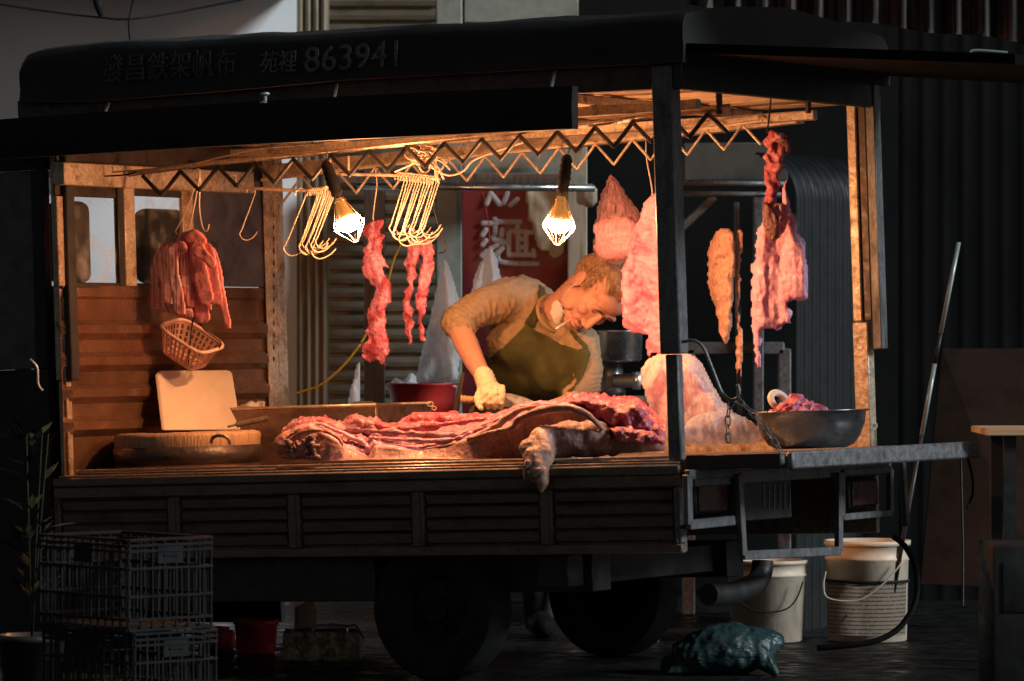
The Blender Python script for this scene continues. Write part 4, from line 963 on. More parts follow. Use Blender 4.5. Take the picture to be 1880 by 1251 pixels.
# round chopping block
CBc = pv(345, 838, .33); CBc.z = WC; Mb = TM @ Matrix.Translation(CBc); Rb = .243
cb = thing('chopping_block', 'round wooden chopping block with a metal band and handle on the counter', 'chopping block', Mb.translation)
b = NB(); lathe(b, [(0, 0), (Rb - .006, 0), (Rb, .006), (Rb, .09), (Rb + .002, .108), (Rb - .002, .118), (Rb - .02, .123), (Rb * .6, .116), (0, .112)], Mb, 72, wob=(22, .003)); mk('block', b, M['wood_block'], cb)
b = NB(); lathe(b, [(Rb + .001, .014), (Rb + .006, .014), (Rb + .006, .075), (Rb + .001, .075)], Mb, 72); mk('band', b, M['dark_steel'], cb)
b = NB(); hp = [wv(388, 812, .07), wv(391, 804, .05), wv(400, 800, .04), wv(412, 801, .04), wv(420, 807, .05), wv(422, 814, .07)]; tube(b, smooth_path(hp, 5), .006, 8); mk('handle', b, M['rust'], cb)
def lumps(name, c, n, spread, rr, m, label, cat='meat', seed=0, parent=None, vox=.004, amp=.006, flat=.6):
    rnd = random.Random(seed); bm = NB()
    for i in range(n):
        a = rnd.uniform(0, 6.28); q = math.sqrt(rnd.random()); dx = math.cos(a) * spread[0] * q; dy = math.sin(a) * spread[1] * q
        h = spread[2] * (1 - q * q) * rnd.uniform(.3, 1); r = rnd.uniform(*rr)
        ball(bm, Vector(c) + Vector((dx, dy, h + r * .4)), (r * rnd.uniform(.8, 1.5), r * rnd.uniform(.8, 1.4), r * flat * rnd.uniform(.7, 1.3)), Matrix.Rotation(rnd.uniform(0, 3), 3, 'Z') @ Matrix.Rotation(rnd.uniform(-.6, .6), 3, 'X'))
    bm = remesh(bm, vox, 1); bumpy(bm, amp, 60, seed)
    o = mk(name, bm, M[m], parent)
    if parent is None: tag(o, label, cat)
    return o
lumps('meat_scraps', ww(176, 843, WC), 26, (.045, .05, .03), (.012, .02), 'meat_red', 'small heap of red meat scraps at the left end of the counter', seed=3)
# long tray with handle
tr = thing('tray', 'long shallow dark steel tray with a bent handle behind the pork side', 'tray', ww(480, 800, WC))
b = NB(); a0 = pv(316, 770, .80); a1 = pv(690, 758, .80); h = .19
for (lo, hi) in (((a0.x, .80, WC), (a1.x, .808, WC + h)), ((a0.x, 1.16, WC), (a1.x, 1.168, WC + h)), ((a0.x, .809, WC), (a0.x + .008, 1.159, WC + h)), ((a1.x - .008, .809, WC), (a1.x, 1.159, WC + h)), ((a0.x + .009, .809, WC), (a1.x - .009, 1.159, WC + .006))): tbox(b, lo, hi, .002)
M['tray'] = mat('tray', [(.12, .075, .06), (.20, .13, .10), (.08, .05, .04)], 8, .35, metal=.6, bump=.08, stretch=(.4, 2, 2))
mk('tray_body', b, M['tray'], tr, angle=40)
b = NB(); tube(b, [L(a0.x, .804, WC + h + .004), L(a1.x, .804, WC + h + .004)], .006, 8); tube(b, [L(a0.x, 1.164, WC + h + .004), L(a1.x, 1.164, WC + h + .004)], .006, 8); mk('rim', b, M['edge'], tr)
b = NB(); tube(b, smooth_path([wv(648, 762, 1.0), wv(649, 744, 1.0), wv(656, 740, 1.0), wv(682, 740, 1.0), wv(690, 745, 1.0), wv(691, 762, 1.0)], 4), .0055, 8); mk('handle', b, M['dull_steel'], tr)
b = NB(); sheet(b, [(428, 752), (440, 744), (456, 738), (470, 736), (487, 738), (488, 750), (476, 758), (450, 762), (430, 764)], lambda x, y: wv(x, y, .9), .03, res=3, amp=.03, freq=30, rag=3, edge=12)
tag(mk('rag', b, M['cloth']), 'crumpled pale rag lying on the tray beside the cutting board', 'rag')
b = NB(); A = wv(492, 768, .66); Bp = wv(434, 780, .62); pts = [A.lerp(Bp, i / 22) for i in range(23)]
tube(b, pts, [.009 + (.0025 if i % 2 else 0) for i in range(23)], 10); tube(b, [Bp, wv(418, 784, .60)], .004, 8, mi=1)
tag(mk('sharpening_steel', b, [M['brown_post'], M['dull_steel']]), 'sharpening steel with a dark twisted handle lying on the chopping block', 'tool')
# plastic basket hanging by its hook
bs = thing('plastic_basket', 'pale pink plastic basket with slotted sides hanging under the pork bundles', 'basket', wv(355, 668, .52))
RX, RY, HB = .098, .072, .088
Bc = wv(352, 618, .52)
Mk_ = Matrix.Translation(Bc) @ Matrix.Rotation(math.radians(20), 4, 'Y') @ Matrix.Rotation(math.radians(24), 4, 'X') @ Matrix.Rotation(math.radians(-28), 4, 'Z')
def rrect(a, rx, ry, p=4.5):
    c, s = math.cos(a), math.sin(a); k = (abs(c) ** p + abs(s) ** p) ** (-1 / p); return rx * c * k, ry * s * k
b = NB(); na, nh = 120, 18; G = []
for j in range(nh + 1):
    t = j / nh; k = .72 + .28 * t; G.append([b.verts.new(Mk_ @ Vector((*rrect(2 * PI * i / na, RX * k, RY * k), -HB + HB * t))) for i in range(na)])
for j in range(nh):
    for i in range(na):
        hole = (i % 4 in (1, 2)) and (j % 4 in (1, 2, 3)) and 1 < j < nh - 2
        if not hole: b.faces.new((G[j][i], G[j][(i + 1) % na], G[j + 1][(i + 1) % na], G[j + 1][i]))
b.faces.new(G[0][::-1])
bmesh.ops.solidify(b, geom=b.faces[:], thickness=.003); mk('basket_body', b, M['basket'], bs, angle=50)
b = NB(); tube(b, [Mk_ @ Vector((*rrect(2 * PI * i / 60, RX + .003, RY + .003), .002)) for i in range(60)], .0062, 8, closed=True); mk('rim', b, M['basket'], bs)
b = NB(); tube(b, smooth_path([wv(345, 676, .52), wv(348, 640, .45), wv(352, 600, .45), wv(358, 585, .45), wv(376, 606, .44), wv(398, 622, .43), wv(406, 630, .43), wv(402, 640, .43)], 6), .0025, 6); mk('wire_hanger', b, M['rubber'], bs)
# ================================================================== THE SIDE OF PORK
PG = thing('half_pig', 'big half pig laid along the counter with its trotter hanging over the edge', 'meat', ww(870, 845, WC))
ytop = [(512, 815), (520, 790), (537, 776), (573, 766), (627, 779), (647, 766), (680, 770), (708, 778), (757, 775), (806, 773), (870, 768), (910, 760), (957, 742), (1009, 739), (1045, 730), (1072, 728), (1120, 733), (1168, 737), (1190, 752), (1226, 788)]
ylip = [(512, 820), (540, 790), (568, 784), (610, 804), (637, 826), (676, 838), (688, 819), (720, 824), (776, 828), (820, 817), (867, 806), (905, 792), (938, 791), (952, 768), (986, 755), (1034, 746), (1063, 750), (1091, 768), (1107, 785), (1130, 800), (1226, 812)]
ybot = [(512, 842), (600, 847), (690, 844), (800, 842), (960, 842), (1226, 828)]
b = NB(); NX, NT = 420, 44; G = []
def rdg(q): return 1 - 2 * abs(noise.noise(q))
for i in range(NX + 1):
    x = 514 + (1222 - 514) * i / NX
    yt, yl, yb = interp(ytop, x), interp(ylip, x), interp(ybot, x); row = []
    tk = min(1, max(0, (x - 850) / 90)); tk = tk * tk * (3 - 2 * tk)
    en = min(1, i / 22, (NX - i) / 22); en = math.sqrt(max(.02, en))
    for k in range(NT + 1):
        t = k / NT
        if t < .26:   # skin side, tucked in under the overhanging rim
            q = t / .26; y = yb + (yl - yb) * q; v = (.085 + .105 * tk) + (.030 - .080 * tk) * q ** .8
        elif t < .34: q = (t - .26) / .08; y = yl - 5 * math.sin(q * PI / 2); v = (.115 + .025 * tk) + .03 * q
        elif t < .87: q = (t - .34) / .53; y = (yl - 5) + (yt - yl + 5) * (q ** .8) + 4 * math.sin(q * PI); v = .145 + .025 * tk + (.355 - .025 * tk) * q
        else: q = (t - .87) / .13; y = yt + (yb - 6 - yt) * q * .8; v = .50 + .05 * math.sin(q * PI / 2)
        v = .30 + (v - .30) * (.4 + .6 * en); p = wv(x, y, v); off = Vector((0, 0, 0))
        fine = noise.noise(p * 90) * .5 + noise.noise(p * 190) * .35
        if t < .34:
            wv_ = math.sin(x * .045 + 3 * noise.noise(Vector((x * .011, 3, 1)))) * (t / .34) ** 2 + .5 * math.sin(x * .013 + t * 4)
            off = Vector((0, -1, .25)) * (.011 * wv_ + .0025 * fine) + Vector((0, 0, 1)) * (.004 * math.sin(x * .09 + 2 * noise.noise(Vector((x * .02, 1, 1)))) * (t / .34) ** 3)
        else:
            e_ = min(1, (t - .34) / .06)
            long_ = rdg(Vector((x * .009, t * 13 + .4 * noise.noise(Vector((x * .03, 2, 2))), 4.0))) + .6 * rdg(Vector((x * .022, t * 24, 8.0)))
            chunk = rdg(p * 24) + .6 * rdg(p * 52) if (x > 1040 or x < 700) else .3 * rdg(p * 34)
            off = Vector((0, -.8, .8)) * e_ * (.012 * long_ + .010 * chunk + .004 * fine - .008)
        row.append(b.verts.new(p + off))
    G.append(row)
for i in range(NX):
    x = 514 + (1222 - 514) * (i + .5) / NX
    for k in range(NT):
        f = b.faces.new((G[i][k], G[i + 1][k], G[i + 1][k + 1], G[i][k + 1])); t = (k + .5) / NT
        e_ = .02 * noise.noise(Vector((x * .03, 5, 2))) + .012 * noise.noise(Vector((x * .11, 5, 2)))
        if t < .27 + e_ * .3: f.material_index = 0 if not (960 < x < 1130) else 1
        elif t < .37 + e_: f.material_index = 2
        else: f.material_index = 3 if (x > 1030 + 40 * noise.noise(Vector((t * 6, 1, 1))) or noise.noise(Vector((x * .012, t * 9, 6))) > .28) else 4
M['belly_inner'] = meat('belly_inner', [(.16, .035, .04), (.36, .12, .12), (.52, .29, .28), (.32, .09, .10), (.50, .26, .25)], [.32, .44, .53, .60, .70], 30, rough=.45, bump=.7, bscale=120, stretch=(.4, 1, 1.3))
mk('carcass', b, [M['skin_pork'], M['skin_grey'], M['fatty'], M['meat_red'], M['belly_inner']], PG)
# rolled flap at the left end with its curled fringe
b = NB(); rp = [wv(530, 818, .16), wv(560, 812, .22), wv(600, 810, .3), wv(640, 815, .36)]
for a_, bb_ in zip(rp, rp[1:]):
    for k in range(8): p = a_.lerp(bb_, k / 8); ball(b, p, .050)
for j in range(5):
    ring = [wv(578 + 52 * math.cos(a) - j * 3, 824 - (34 + j * 3.2) * math.sin(a), .10 + j * .03) for a in [PI * (.0 + q / 16) for q in range(17)]]
    tube(b, ring, .007 + .001 * j, 8)
b = remesh(b, .0045, 8); bumpy(b, .005, 24, 3); mk('rolled_flap', b, M['skin_pork'], PG)
b = NB(); rnd = random.Random(5)
for i in range(34):
    c = Vector((rnd.uniform(524, 582), rnd.uniform(800, 840), 0)); a = rnd.uniform(0, 6.3)
    pts = [wv(c.x + 7 * math.cos(a) * t + 3 * math.sin(t * 5 + a), c.y + 5 * math.sin(a) * t, .085 + rnd.uniform(-.015, .02)) for t in (-1, -.5, 0, .5, 1)]
    tube(b, smooth_path(pts, 3), rnd.uniform(.005, .0085), 7)
b = remesh(b, .003, 1); bumpy(b, .002, 80, 1); mk('fringe', b, M['skin_grey'], PG)
# shoulder swelling and trotter
b = NB()
limb(b, [(wv(1095, 806, .13), .062), (wv(1045, 808, .10), .060), (wv(1005, 812, .07), .056), (wv(992, 820, .03), .052), (wv(988, 840, -.01), .047), (wv(988, 858, -.03), .041), (wv(985, 872, -.035), .036)])
limb(b, [(wv(1120, 812, .16), .045), (wv(1170, 815, .17), .03)])
ball(b, wv(978, 822, .0), .040); ball(b, wv(982, 868, -.055), .026)
b = remesh(b, .0042, 4); bumpy(b, .0035, 26, 4, lambda c: .0035 * math.sin(c.x * 70 + c.z * 50 + 3 * noise.noise(c * 14)))
for f in b.faces:
    px = CX + f.calc_center_median().x / (f.calc_center_median().y + 20 - DS) * FPX
    f.material_index = 0 if px > 1016 + 14 * noise.noise(f.calc_center_median() * 30) else 1
leg = mk('leg', b, [M['skin_grey'], M['trotter']], PG)
for pts in ([(974, 866), (972, 880), (970, 894)], [(994, 868), (996, 884), (993, 902)]):
    b = NB(); limb(b, [(wv(*pts[0], -.045), .025), (wv(*pts[1], -.05), .021), (wv(*pts[2], -.052), .007)]); b = remesh(b, .003, 2); mk('hoof', b, M['trotter'] if pts[0][0] > 980 else M['hoof'], leg)
for pts in ([(970, 852), (964, 858)], [(990, 866), (980, 874)]):
    b = NB(); limb(b, [(wv(*pts[0], -.066), .015), (wv(*pts[1], -.080), .007)]); b = remesh(b, .002, 2); mk('dewclaw', b, M['hoof'], leg)
# skin folds draped over the leg
def fold_tube(pts, v, r, nm='skin_fold'):
    bm = NB(); pp = smooth_path([wv(x, y, v + dv) for x, y, dv in pts], 7); n = len(pp)
    tube(bm, pp, [r * (.55 + .45 * math.sin(PI * i / (n - 1))) for i in range(n)], 10); bumpy(bm, .004, 34, 2); return mk(nm, bm, M['skin_pork'], PG)
fold_tube([(860, 808, .03), (900, 796, .02), (940, 786, .0), (955, 770, -.01), (986, 757, -.01), (1034, 749, -.01), (1063, 754, -.01), (1090, 772, 0), (1106, 788, .02)], .075, .014)
fold_tube([(790, 828, .03), (850, 812, .03), (905, 788, .04), (930, 768, .05), (960, 752, .06), (1010, 744, .07)], .10, .011)
for k, (pts, mm, r_) in enumerate((([(640, 786, .10), (700, 792, .08), (770, 800, .06), (840, 796, .06), (900, 780, .06)], 'belly_inner', .010), ([(690, 800, .05), (750, 808, .03), (820, 806, .03), (880, 790, .03)], 'fatty', .007),
        ([(700, 782, .16), (760, 784, .14), (820, 780, .14), (890, 768, .14)], 'meat_red', .011), ([(650, 776, .20), (690, 780, .18), (740, 786, .16)], 'meat_red', .012), ([(590, 782, .06), (620, 792, .05), (650, 808, .04), (684, 822, .03)], 'fatty', .008), ([(880, 780, .10), (930, 758, .12), (980, 746, .14), (1030, 738, .16)], 'fatty', .009))):
    bm = NB(); rj = random.Random(k); pp = smooth_path([wv(x + rj.uniform(-14, 14), y + rj.uniform(-5, 5), .12 + dv + rj.uniform(-.02, .02)) for x, y, dv in pts], 14); n = len(pp)
    tube(bm, pp, [r_ * (.4 + .6 * math.sin(PI * i / (n - 1))) * (1 + 1.1 * noise.noise(pp[i] * 30)) for i in range(n)], 12); bumpy(bm, .005, 44, k); mk('meat_ridge', bm, M[mm], PG)
# ribs strip and shoulder meat on top
def meatblock(name, poly, v, th, m, label, par=None, **k):
    bm = NB(); sheet(bm, poly, lambda x, y: wv(x, y, v), th, **{**dict(res=2.6, amp=.016, freq=38, rag=3, edge=16), **k})
    o = mk(name, bm, M[m], par)
    if par is None: tag(o, label, 'meat')
    return o
meatblock('rib_strip', [(728, 782), (740, 768), (760, 758), (790, 754), (812, 755), (850, 757), (880, 758), (905, 756), (912, 770), (880, 780), (840, 786), (800, 788), (770, 792), (740, 792)], .52, .05, 'meat_red', 'dark red strip of ribs lying behind the belly of the pork side', seed=2)
meatblock('shoulder_meat', [(1040, 740), (1072, 730), (1110, 733), (1150, 738), (1172, 742), (1190, 762), (1214, 786), (1222, 810), (1180, 815), (1140, 808), (1118, 788), (1104, 772), (1070, 748)], .18, .05, 'meat_red', '', PG, amp=.034, freq=30, rag=4, seed=7)
meatblock('shoulder_meat', [(1118, 782), (1160, 786), (1200, 792), (1222, 806), (1214, 818), (1176, 818), (1140, 810)], .12, .04, 'meat_red', '', PG, amp=.026, freq=44, rag=4, seed=12)
meatblock('neck_meat', [(574, 772), (600, 768), (626, 778), (640, 772), (660, 766), (700, 778), (720, 790), (700, 808), (660, 800), (620, 794), (590, 788)], .30, .035, 'belly_inner', '', PG, seed=9)
# bag of meat at the tail
PBg = thing('plastic_bag', 'big clear plastic bag of meat slumped on the truck bed behind the near post', 'bag', wv(1290, 815, .4))
hpart('bag_film', [(1176, 690), (1186, 664), (1204, 650), (1240, 646), (1270, 650), (1288, 668), (1310, 706), (1332, 742), (1370, 768), (1398, 792), (1384, 814), (1330, 818), (1262, 816), (1230, 812), (1206, 780), (1190, 740)], .60, .10, 'bag_clear', PBg, res=3.6, amp=.016, freq=20, rag=2, edge=46, fold=lambda x, y: 1.1 * radial(1225, 632)(x, y))
hpart('meat', [(1188, 700), (1206, 672), (1240, 664), (1270, 672), (1296, 712), (1318, 745), (1340, 768), (1372, 790), (1360, 808), (1262, 808), (1232, 800), (1208, 768)], .64, .06, 'slab_deep', PBg, res=4, amp=.014, freq=20, rag=2, edge=40)
bag('plastic_bag', [(1262, 772), (1290, 758), (1322, 754), (1352, 760), (1390, 782), (1398, 800), (1380, 816), (1320, 819), (1270, 818), (1256, 796)], lambda x, y: wv(x, y, .44), .05, 'bag_blue', 'crumpled white plastic bag in front of the clear meat bag at the tail', edge=30, amp=.016, freq=30)
# steel bowl of mince
Bw = pu(1490, 808, .16); Bw.z = .027; Mw = TM @ Matrix.Translation(Bw); bw = thing('bowl', 'wide steel bowl standing on the folded-down tailgate', 'bowl', Mw.translation)
R_ = .188; H_ = .112
M['bowl_steel'] = mat('bowl_steel', [(.20, .20, .20), (.30, .30, .30), (.16, .16, .16)], 7, .28, metal=.85, bump=.05, rvar=.12)
b = NB(); lathe(b, [(0, 0), (.11, 0), (.135, .012), (.155, .04), (.168, .075), (.174, H_), (.186, H_ + .003), (.188, H_ + .007), (.172, H_ + .006), (.164, .075), (.15, .042), (.13, .018), (.1, .008), (0, .008)], Mw, 56); mk('bowl_body', b, M['bowl_steel'], bw)
lumps('minced_meat', Mw @ Vector((-.035, -.01, H_ - .035)), 60, (.105, .10, .075), (.014, .026), 'meat_mix', 'heap of pink chopped meat piled in the steel bowl', seed=8)
b = NB(); c0 = Mw @ Vector((-.12, .02, H_ + .04)); Mt = Matrix.Translation(c0) @ Matrix.Rotation(.9, 4, 'X') @ Matrix.Rotation(.5, 4, 'Y')
tube(b, [Mt @ Vector((.030 * math.cos(q * PI / 14), .030 * math.sin(q * PI / 14), 0)) for q in range(28)], .011, 10, closed=True)
tag(mk('tape_roll', b, M['pvc_cream']), 'cream ring of tape lying on the meat in the steel bowl', 'tape')
# big hook with chain holding the tailgate
b = NB(); tube(b, smooth_path([wv(1252, 628, -.01), wv(1276, 626, -.01), (wv(1292, 640, -.01)), wv(1304, 668, -.01), wv(1318, 704, -.01), wv(1326, 722, -.01), wv(1340, 734, -.01), wv(1352, 732, -.01), wv(1357, 720, -.01), wv(1354, 706, -.01)], 6), .0052, 9)
tag(mk('chain_hook', b, M['dull_steel']), 'long bent steel hook on the near rear post holding the chain', 'hook')
def chain(pts, label, n):
    r = thing('chain', label, 'chain', wv(*pts[-1], -.01)); seg = [wv(x, y, -.01) for x, y in pts]; pp = smooth_path(seg, 12)
    L_ = [0]
    for a, c in zip(pp, pp[1:]): L_.append(L_[-1] + (c - a).length)
    def atl(s):
        for i in range(1, len(L_)):
            if L_[i] >= s: t = (s - L_[i - 1]) / max(1e-9, L_[i] - L_[i - 1]); return pp[i - 1].lerp(pp[i], t), (pp[i] - pp[i - 1]).normalized()
        return pp[-1], (pp[-1] - pp[-2]).normalized()
    for k in range(n):
        c, d = atl(L_[-1] * (k + .5) / n); s = Vector((0, 1, 0)) if k % 2 else d.cross(Vector((0, 1, 0)))
        s = s * .8 + d.cross(s) * .45; s = (s - d * s.dot(d)).normalized(); h = L_[-1] / n * .60; bm = NB(); pts2 = []
        for q in range(16):
            a = q * PI / 8; x = math.cos(a); y = math.sin(a); pts2.append(c + d * (h * .45 * (1 if x > 0 else -1) + .55 * h * x) + s * (.0085 * y))
        tube(bm, pts2, .0024, 7, closed=True); mk('link', bm, M['dull_steel'], r)
chain([(1346, 736), (1338, 755), (1336, 785), (1338, 812)], 'short rusty chain hanging straight down from the bent steel hook', 5)
chain([(1352, 734), (1372, 750), (1395, 775), (1418, 806), (1436, 832)], 'slanting rusty chain from the bent steel hook to the tailgate corner', 8)
# ================================================================== BEHIND THE TRUCK
b = NB(); c = P(776, 752, 21.95); Mc = Matrix.Translation((c.x, c.y, c.z)); bs2 = thing('basin', 'round dark red plastic basin holding a white bag behind the truck bed', 'basin', c)
lathe(b, [(0, -.03), (.105, -.03), (.116, .03), (.122, .085), (.130, .09), (.130, .096), (.118, .096), (.110, .03), (.1, -.022), (0, -.022)], Mc, 40); mk('basin_body', b, M['red_plastic'], bs2)
bag('plastic_bag', [(712, 706), (725, 694), (742, 698), (752, 684), (764, 690), (770, 704), (800, 706), (830, 702), (834, 714), (716, 714)], lambda x, y: P(x, y, 21.92), .06, 'bag_white', 'crumpled white plastic bag stuffed in the red basin', edge=14, amp=.025, freq=30)
b = NB(); box(b, (c.x - .12, c.y - .12, 0), (c.x + .12, c.y + .12, c.z - .032), bev=.004)
for zz in (.15, .4): box(b, (c.x - .13, c.y - .13, zz), (c.x + .13, c.y + .13, zz + .06), bev=.003)
tag(mk('wooden_stand', b, M['brown_post'], angle=40), 'brown wooden stand carrying the red basin', 'stand')
gr = thing('meat_grinder', 'steel meat grinder with round hopper beside the butcher', 'grinder', P(1130, 724, 21.75))
g0 = P(1132, 722, 21.75); k_ = 21.75 / FPX
b = NB(); lathe(b, [(0, .072), (.052, .075), (.060, .080), (.062, .143), (.066, .146), (.066, .150), (.058, .150), (.056, .09), (0, .085)], Matrix.Translation((g0.x, g0.y, g0.z)) @ Matrix.Scale(1.5, 4), 40); mk('hopper', b, M['steel'], gr)
b = NB(); lathe(b, [(0, -.01), (.055, -.01), (.055, .02), (.045, .05), (.045, .11), (0, .11)], Matrix.Translation((g0.x - .022, g0.y, g0.z)), 30); mk('neck', b, M['bowl_steel'], gr)
b = NB(); lathe(b, [(0, 0), (.024, 0), (.026, .07), (.032, .072), (.032, .10), (0, .10)], Matrix.Translation((g0.x - .015, g0.y - .05, g0.z + .045)) @ Matrix.Rotation(PI / 2, 4, 'Y'), 26); mk('barrel', b, M['steel'], gr)
b = NB(); box(b, (g0.x - .14, g0.y - .12, g0.z - .04), (g0.x + .16, g0.y + .14, g0.z - .011), bev=.004)
for dx in (-.13, .12):
    for dy in (-.11, .10): box(b, (g0.x + dx, g0.y + dy, 0), (g0.x + dx + .03, g0.y + dy + .03, g0.z - .041))
tag(mk('grinder_table', b, M['dull_steel'], smooth=False), 'small metal table carrying the meat grinder', 'table')
# ================================================================== UNDER AND AROUND THE TRUCK
def G(x, y): return P(x, y, CH * FPX / (y - HY) + DS)
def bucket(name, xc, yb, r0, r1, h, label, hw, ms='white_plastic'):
    p = G(xc, yb); t = thing(name, label, 'bucket', p); Mx = Matrix.Translation(p); b = NB()
    lathe(b, [(0, .004), (r0 - .01, 0), (r0, .006), (r0 + (r1 - r0) * .80, h * .80), (r1 + .003, h * .81), (r1 + .003, h * .83), (r1 - .001, h * .84), (r1, h * .95), (r1 + .007, h * .955), (r1 + .007, h), (r1 - .003, h), (r1 - .006, h * .9), (r0 - .006, .012), (0, .012)], Mx, 48)
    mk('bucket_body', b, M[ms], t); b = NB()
    tube(b, smooth_path([P(x, y, p.y + 20 - r1 * dd) for x, y, dd in hw], 6), .003, 6); mk('handle', b, M['rubber'] if name == 'bucket' else M['pvc_cream'], t)
    return t, Mx
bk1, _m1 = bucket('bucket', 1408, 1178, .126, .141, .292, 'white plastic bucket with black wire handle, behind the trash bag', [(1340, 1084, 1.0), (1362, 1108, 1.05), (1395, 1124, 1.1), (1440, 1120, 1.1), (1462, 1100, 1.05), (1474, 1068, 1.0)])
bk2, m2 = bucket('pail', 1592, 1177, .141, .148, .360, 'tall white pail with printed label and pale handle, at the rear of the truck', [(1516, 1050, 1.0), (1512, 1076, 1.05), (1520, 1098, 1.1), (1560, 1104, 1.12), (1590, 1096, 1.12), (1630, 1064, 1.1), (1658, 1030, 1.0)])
def labelmat():
    m = bpy.data.materials.new('printed_label'); m.use_nodes = True; nt = m.node_tree; N = nt.nodes; K = nt.links; b = N['Principled BSDF']
    tc = N.new('ShaderNodeTexCoord'); mp = N.new('ShaderNodeMapping'); mp.inputs['Scale'].default_value = (150, 150, 90); K.new(tc.outputs['Object'], mp.inputs['Vector'])
    n = N.new('ShaderNodeTexNoise'); n.inputs['Scale'].default_value = 1.0; n.inputs['Detail'].default_value = 2; K.new(mp.outputs[0], n.inputs['Vector'])
    w = N.new('ShaderNodeTexWave'); w.bands_direction = 'Z'; w.inputs['Scale'].default_value = 22; K.new(tc.outputs['Object'], w.inputs['Vector'])
    mu = N.new('ShaderNodeMath'); mu.operation = 'MULTIPLY'; K.new(n.outputs['Fac'], mu.inputs[0]); K.new(w.outputs['Fac'], mu.inputs[1])
    r = N.new('ShaderNodeValToRGB'); r.color_ramp.elements[0].position = .30; r.color_ramp.elements[0].color = (.50, .42, .33, 1); r.color_ramp.elements[1].position = .40; r.color_ramp.elements[1].color = (.22, .14, .09, 1)
    K.new(mu.outputs[0], r.inputs['Fac']); K.new(r.outputs['Color'], b.inputs['Base Color']); b.inputs['Roughness'].default_value = .5; return m
M['label'] = labelmat()
b = NB(); rows = []
for j in (0, 1):
    row = []
    for i in range(33):
        a = PI + PI * (.06 + .80 * i / 32); z = .028 if j == 0 else .21; rr = .141 + (.148 - .141) * z / .36 * .72 / .72 + .0022
        row.append(b.verts.new(m2 @ Vector((rr * math.cos(a), rr * math.sin(a), z))))
    rows.append(row)
for i in range(32): b.faces.new((rows[0][i], rows[0][i + 1], rows[1][i + 1], rows[1][i]))
bmesh.ops.solidify(b, geom=b.faces[:], thickness=.0008); mk('label', b, M['label'], bk2)
b = NB(); lathe(b, [(.150, .212), (.152, .212), (.152, .222), (.150, .222)], m2, 40); mk('strap', b, M['rubber'], bk2)
b = NB(); tube(b, smooth_path([P(x, y, 20.95) for x, y in ((1640, 985), (1662, 1004), (1680, 1040), (1684, 1080), (1676, 1116), (1652, 1152), (1616, 1174), (1570, 1184), (1500, 1190))], 8), .0105, 10)
tag(mk('hose', b, M['rubber']), 'black rubber hose curving in a half loop around the pail', 'hose')
b = NB(); p = G(1335, 1238); 
ball(b, p + Vector((.0, .0, .08)), (.155, .11, .085)); ball(b, p + Vector((-.08, .0, .06)), (.11, .10, .065)); ball(b, p + Vector((.08, .0, .085)), (.085, .09, .07)); ball(b, p + Vector((.02, 0, .12)), (.06, .05, .05))
limb(b, [(p + Vector((.10, -.05, .06)), .04), (p + Vector((.135, -.07, .03)), .022), (p + Vector((.15, -.09, .012)), .012)]); ball(b, p + Vector((.10, .02, .10)), (.09, .08, .05)); ball(b, p + Vector((-.13, .02, .03)), (.09, .08, .04)); limb(b, [(p + Vector((-.14, -.04, .03)), .03), (p + Vector((-.19, -.06, .01)), .010)])
b = remesh(b, .005, 3)
def crumple(c):
    d1 = abs(noise.noise(c * 17 + Vector((3, 1, 2)))); d2 = abs(noise.noise(Vector((c.x * 30, c.y * 30, c.z * 18)) + Vector((7, 1, 2)))); d3 = abs(noise.noise(c * 62))
    return .006 * (.35 - d1) + .006 * (.3 - d2) + .003 * (.3 - d3)
bumpy(b, .002, 20, 1, crumple); tag(mk('trash_bag', b, M['trash']), 'crumpled dark teal trash bag lying in front of the white bucket', 'bag')
# stone block, bent rod, plank, red tubs
p0 = G(590, 1214); b = NB(); box(b, (p0.x - .128, p0.y, 0), (p0.x + .13, p0.y + .16, .098), bev=.008)
bmesh.ops.subdivide_edges(b, edges=b.edges[:], cuts=9, use_grid_fill=True); bumpy(b, .006, 40, 5); tag(mk('stone_block', b, M['stone']), 'rough speckled stone block under the truck, left of the wheel', 'block')
b = NB(); zt = .098
tube(b, smooth_path([P(574, 1166, p0.y + 20.03), P(576, 1153, p0.y + 20.03), P(586, 1149, p0.y + 20.03), P(612, 1150, p0.y + 20.03), P(634, 1152, p0.y + 20.03), P(637, 1162, p0.y + 20.03)], 5), .005, 8); tube(b, smooth_path([P(604, 1146, p0.y + 20.05), P(640, 1150, p0.y + 20.05), P(652, 1148, p0.y + 20.05), P(660, 1160, p0.y + 20.02), P(670, 1176, p0.y + 20.0)], 5), .004, 8)
tag(mk('bent_rod', b, M['steel']), 'bent shiny steel rod lying on the speckled stone block', 'rod')
b = NB(); prism(b, [P(540, 1166, p0.y + 20.7), P(541, 1116, p0.y + 20.7), P(574, 1098, p0.y + 20.7), P(582, 1120, p0.y + 20.7), P(580, 1166, p0.y + 20.7)], Vector((0, .025, 0))); 
for q in (548, 560): prism(b, [P(q, 1160, p0.y + 20.69), P(q, 1116, p0.y + 20.69), P(q + 8, 1112, p0.y + 20.69), P(q + 8, 1160, p0.y + 20.69)], Vector((0, -.006, 0)))
tag(mk('wood_scrap', b, M['pine'], smooth=False), 'broken piece of pale timber standing behind the stone block', 'timber')
def tub(xc, yb, r, h, label):
    p = G(xc, yb); b = NB(); lathe(b, [(0, .003), (r * .86, 0), (r * .9, .01), (r * .98, h * .85), (r * 1.05, h * .86), (r * 1.06, h), (r * .97, h), (r * .84, .02), (0, .015)], Matrix.Translation(p), 36); return tag(mk('tub', b, M['red_bright']), label, 'tub')
tub(470, 1199, .075, .115, 'red plastic tub standing under the truck near the stone block')
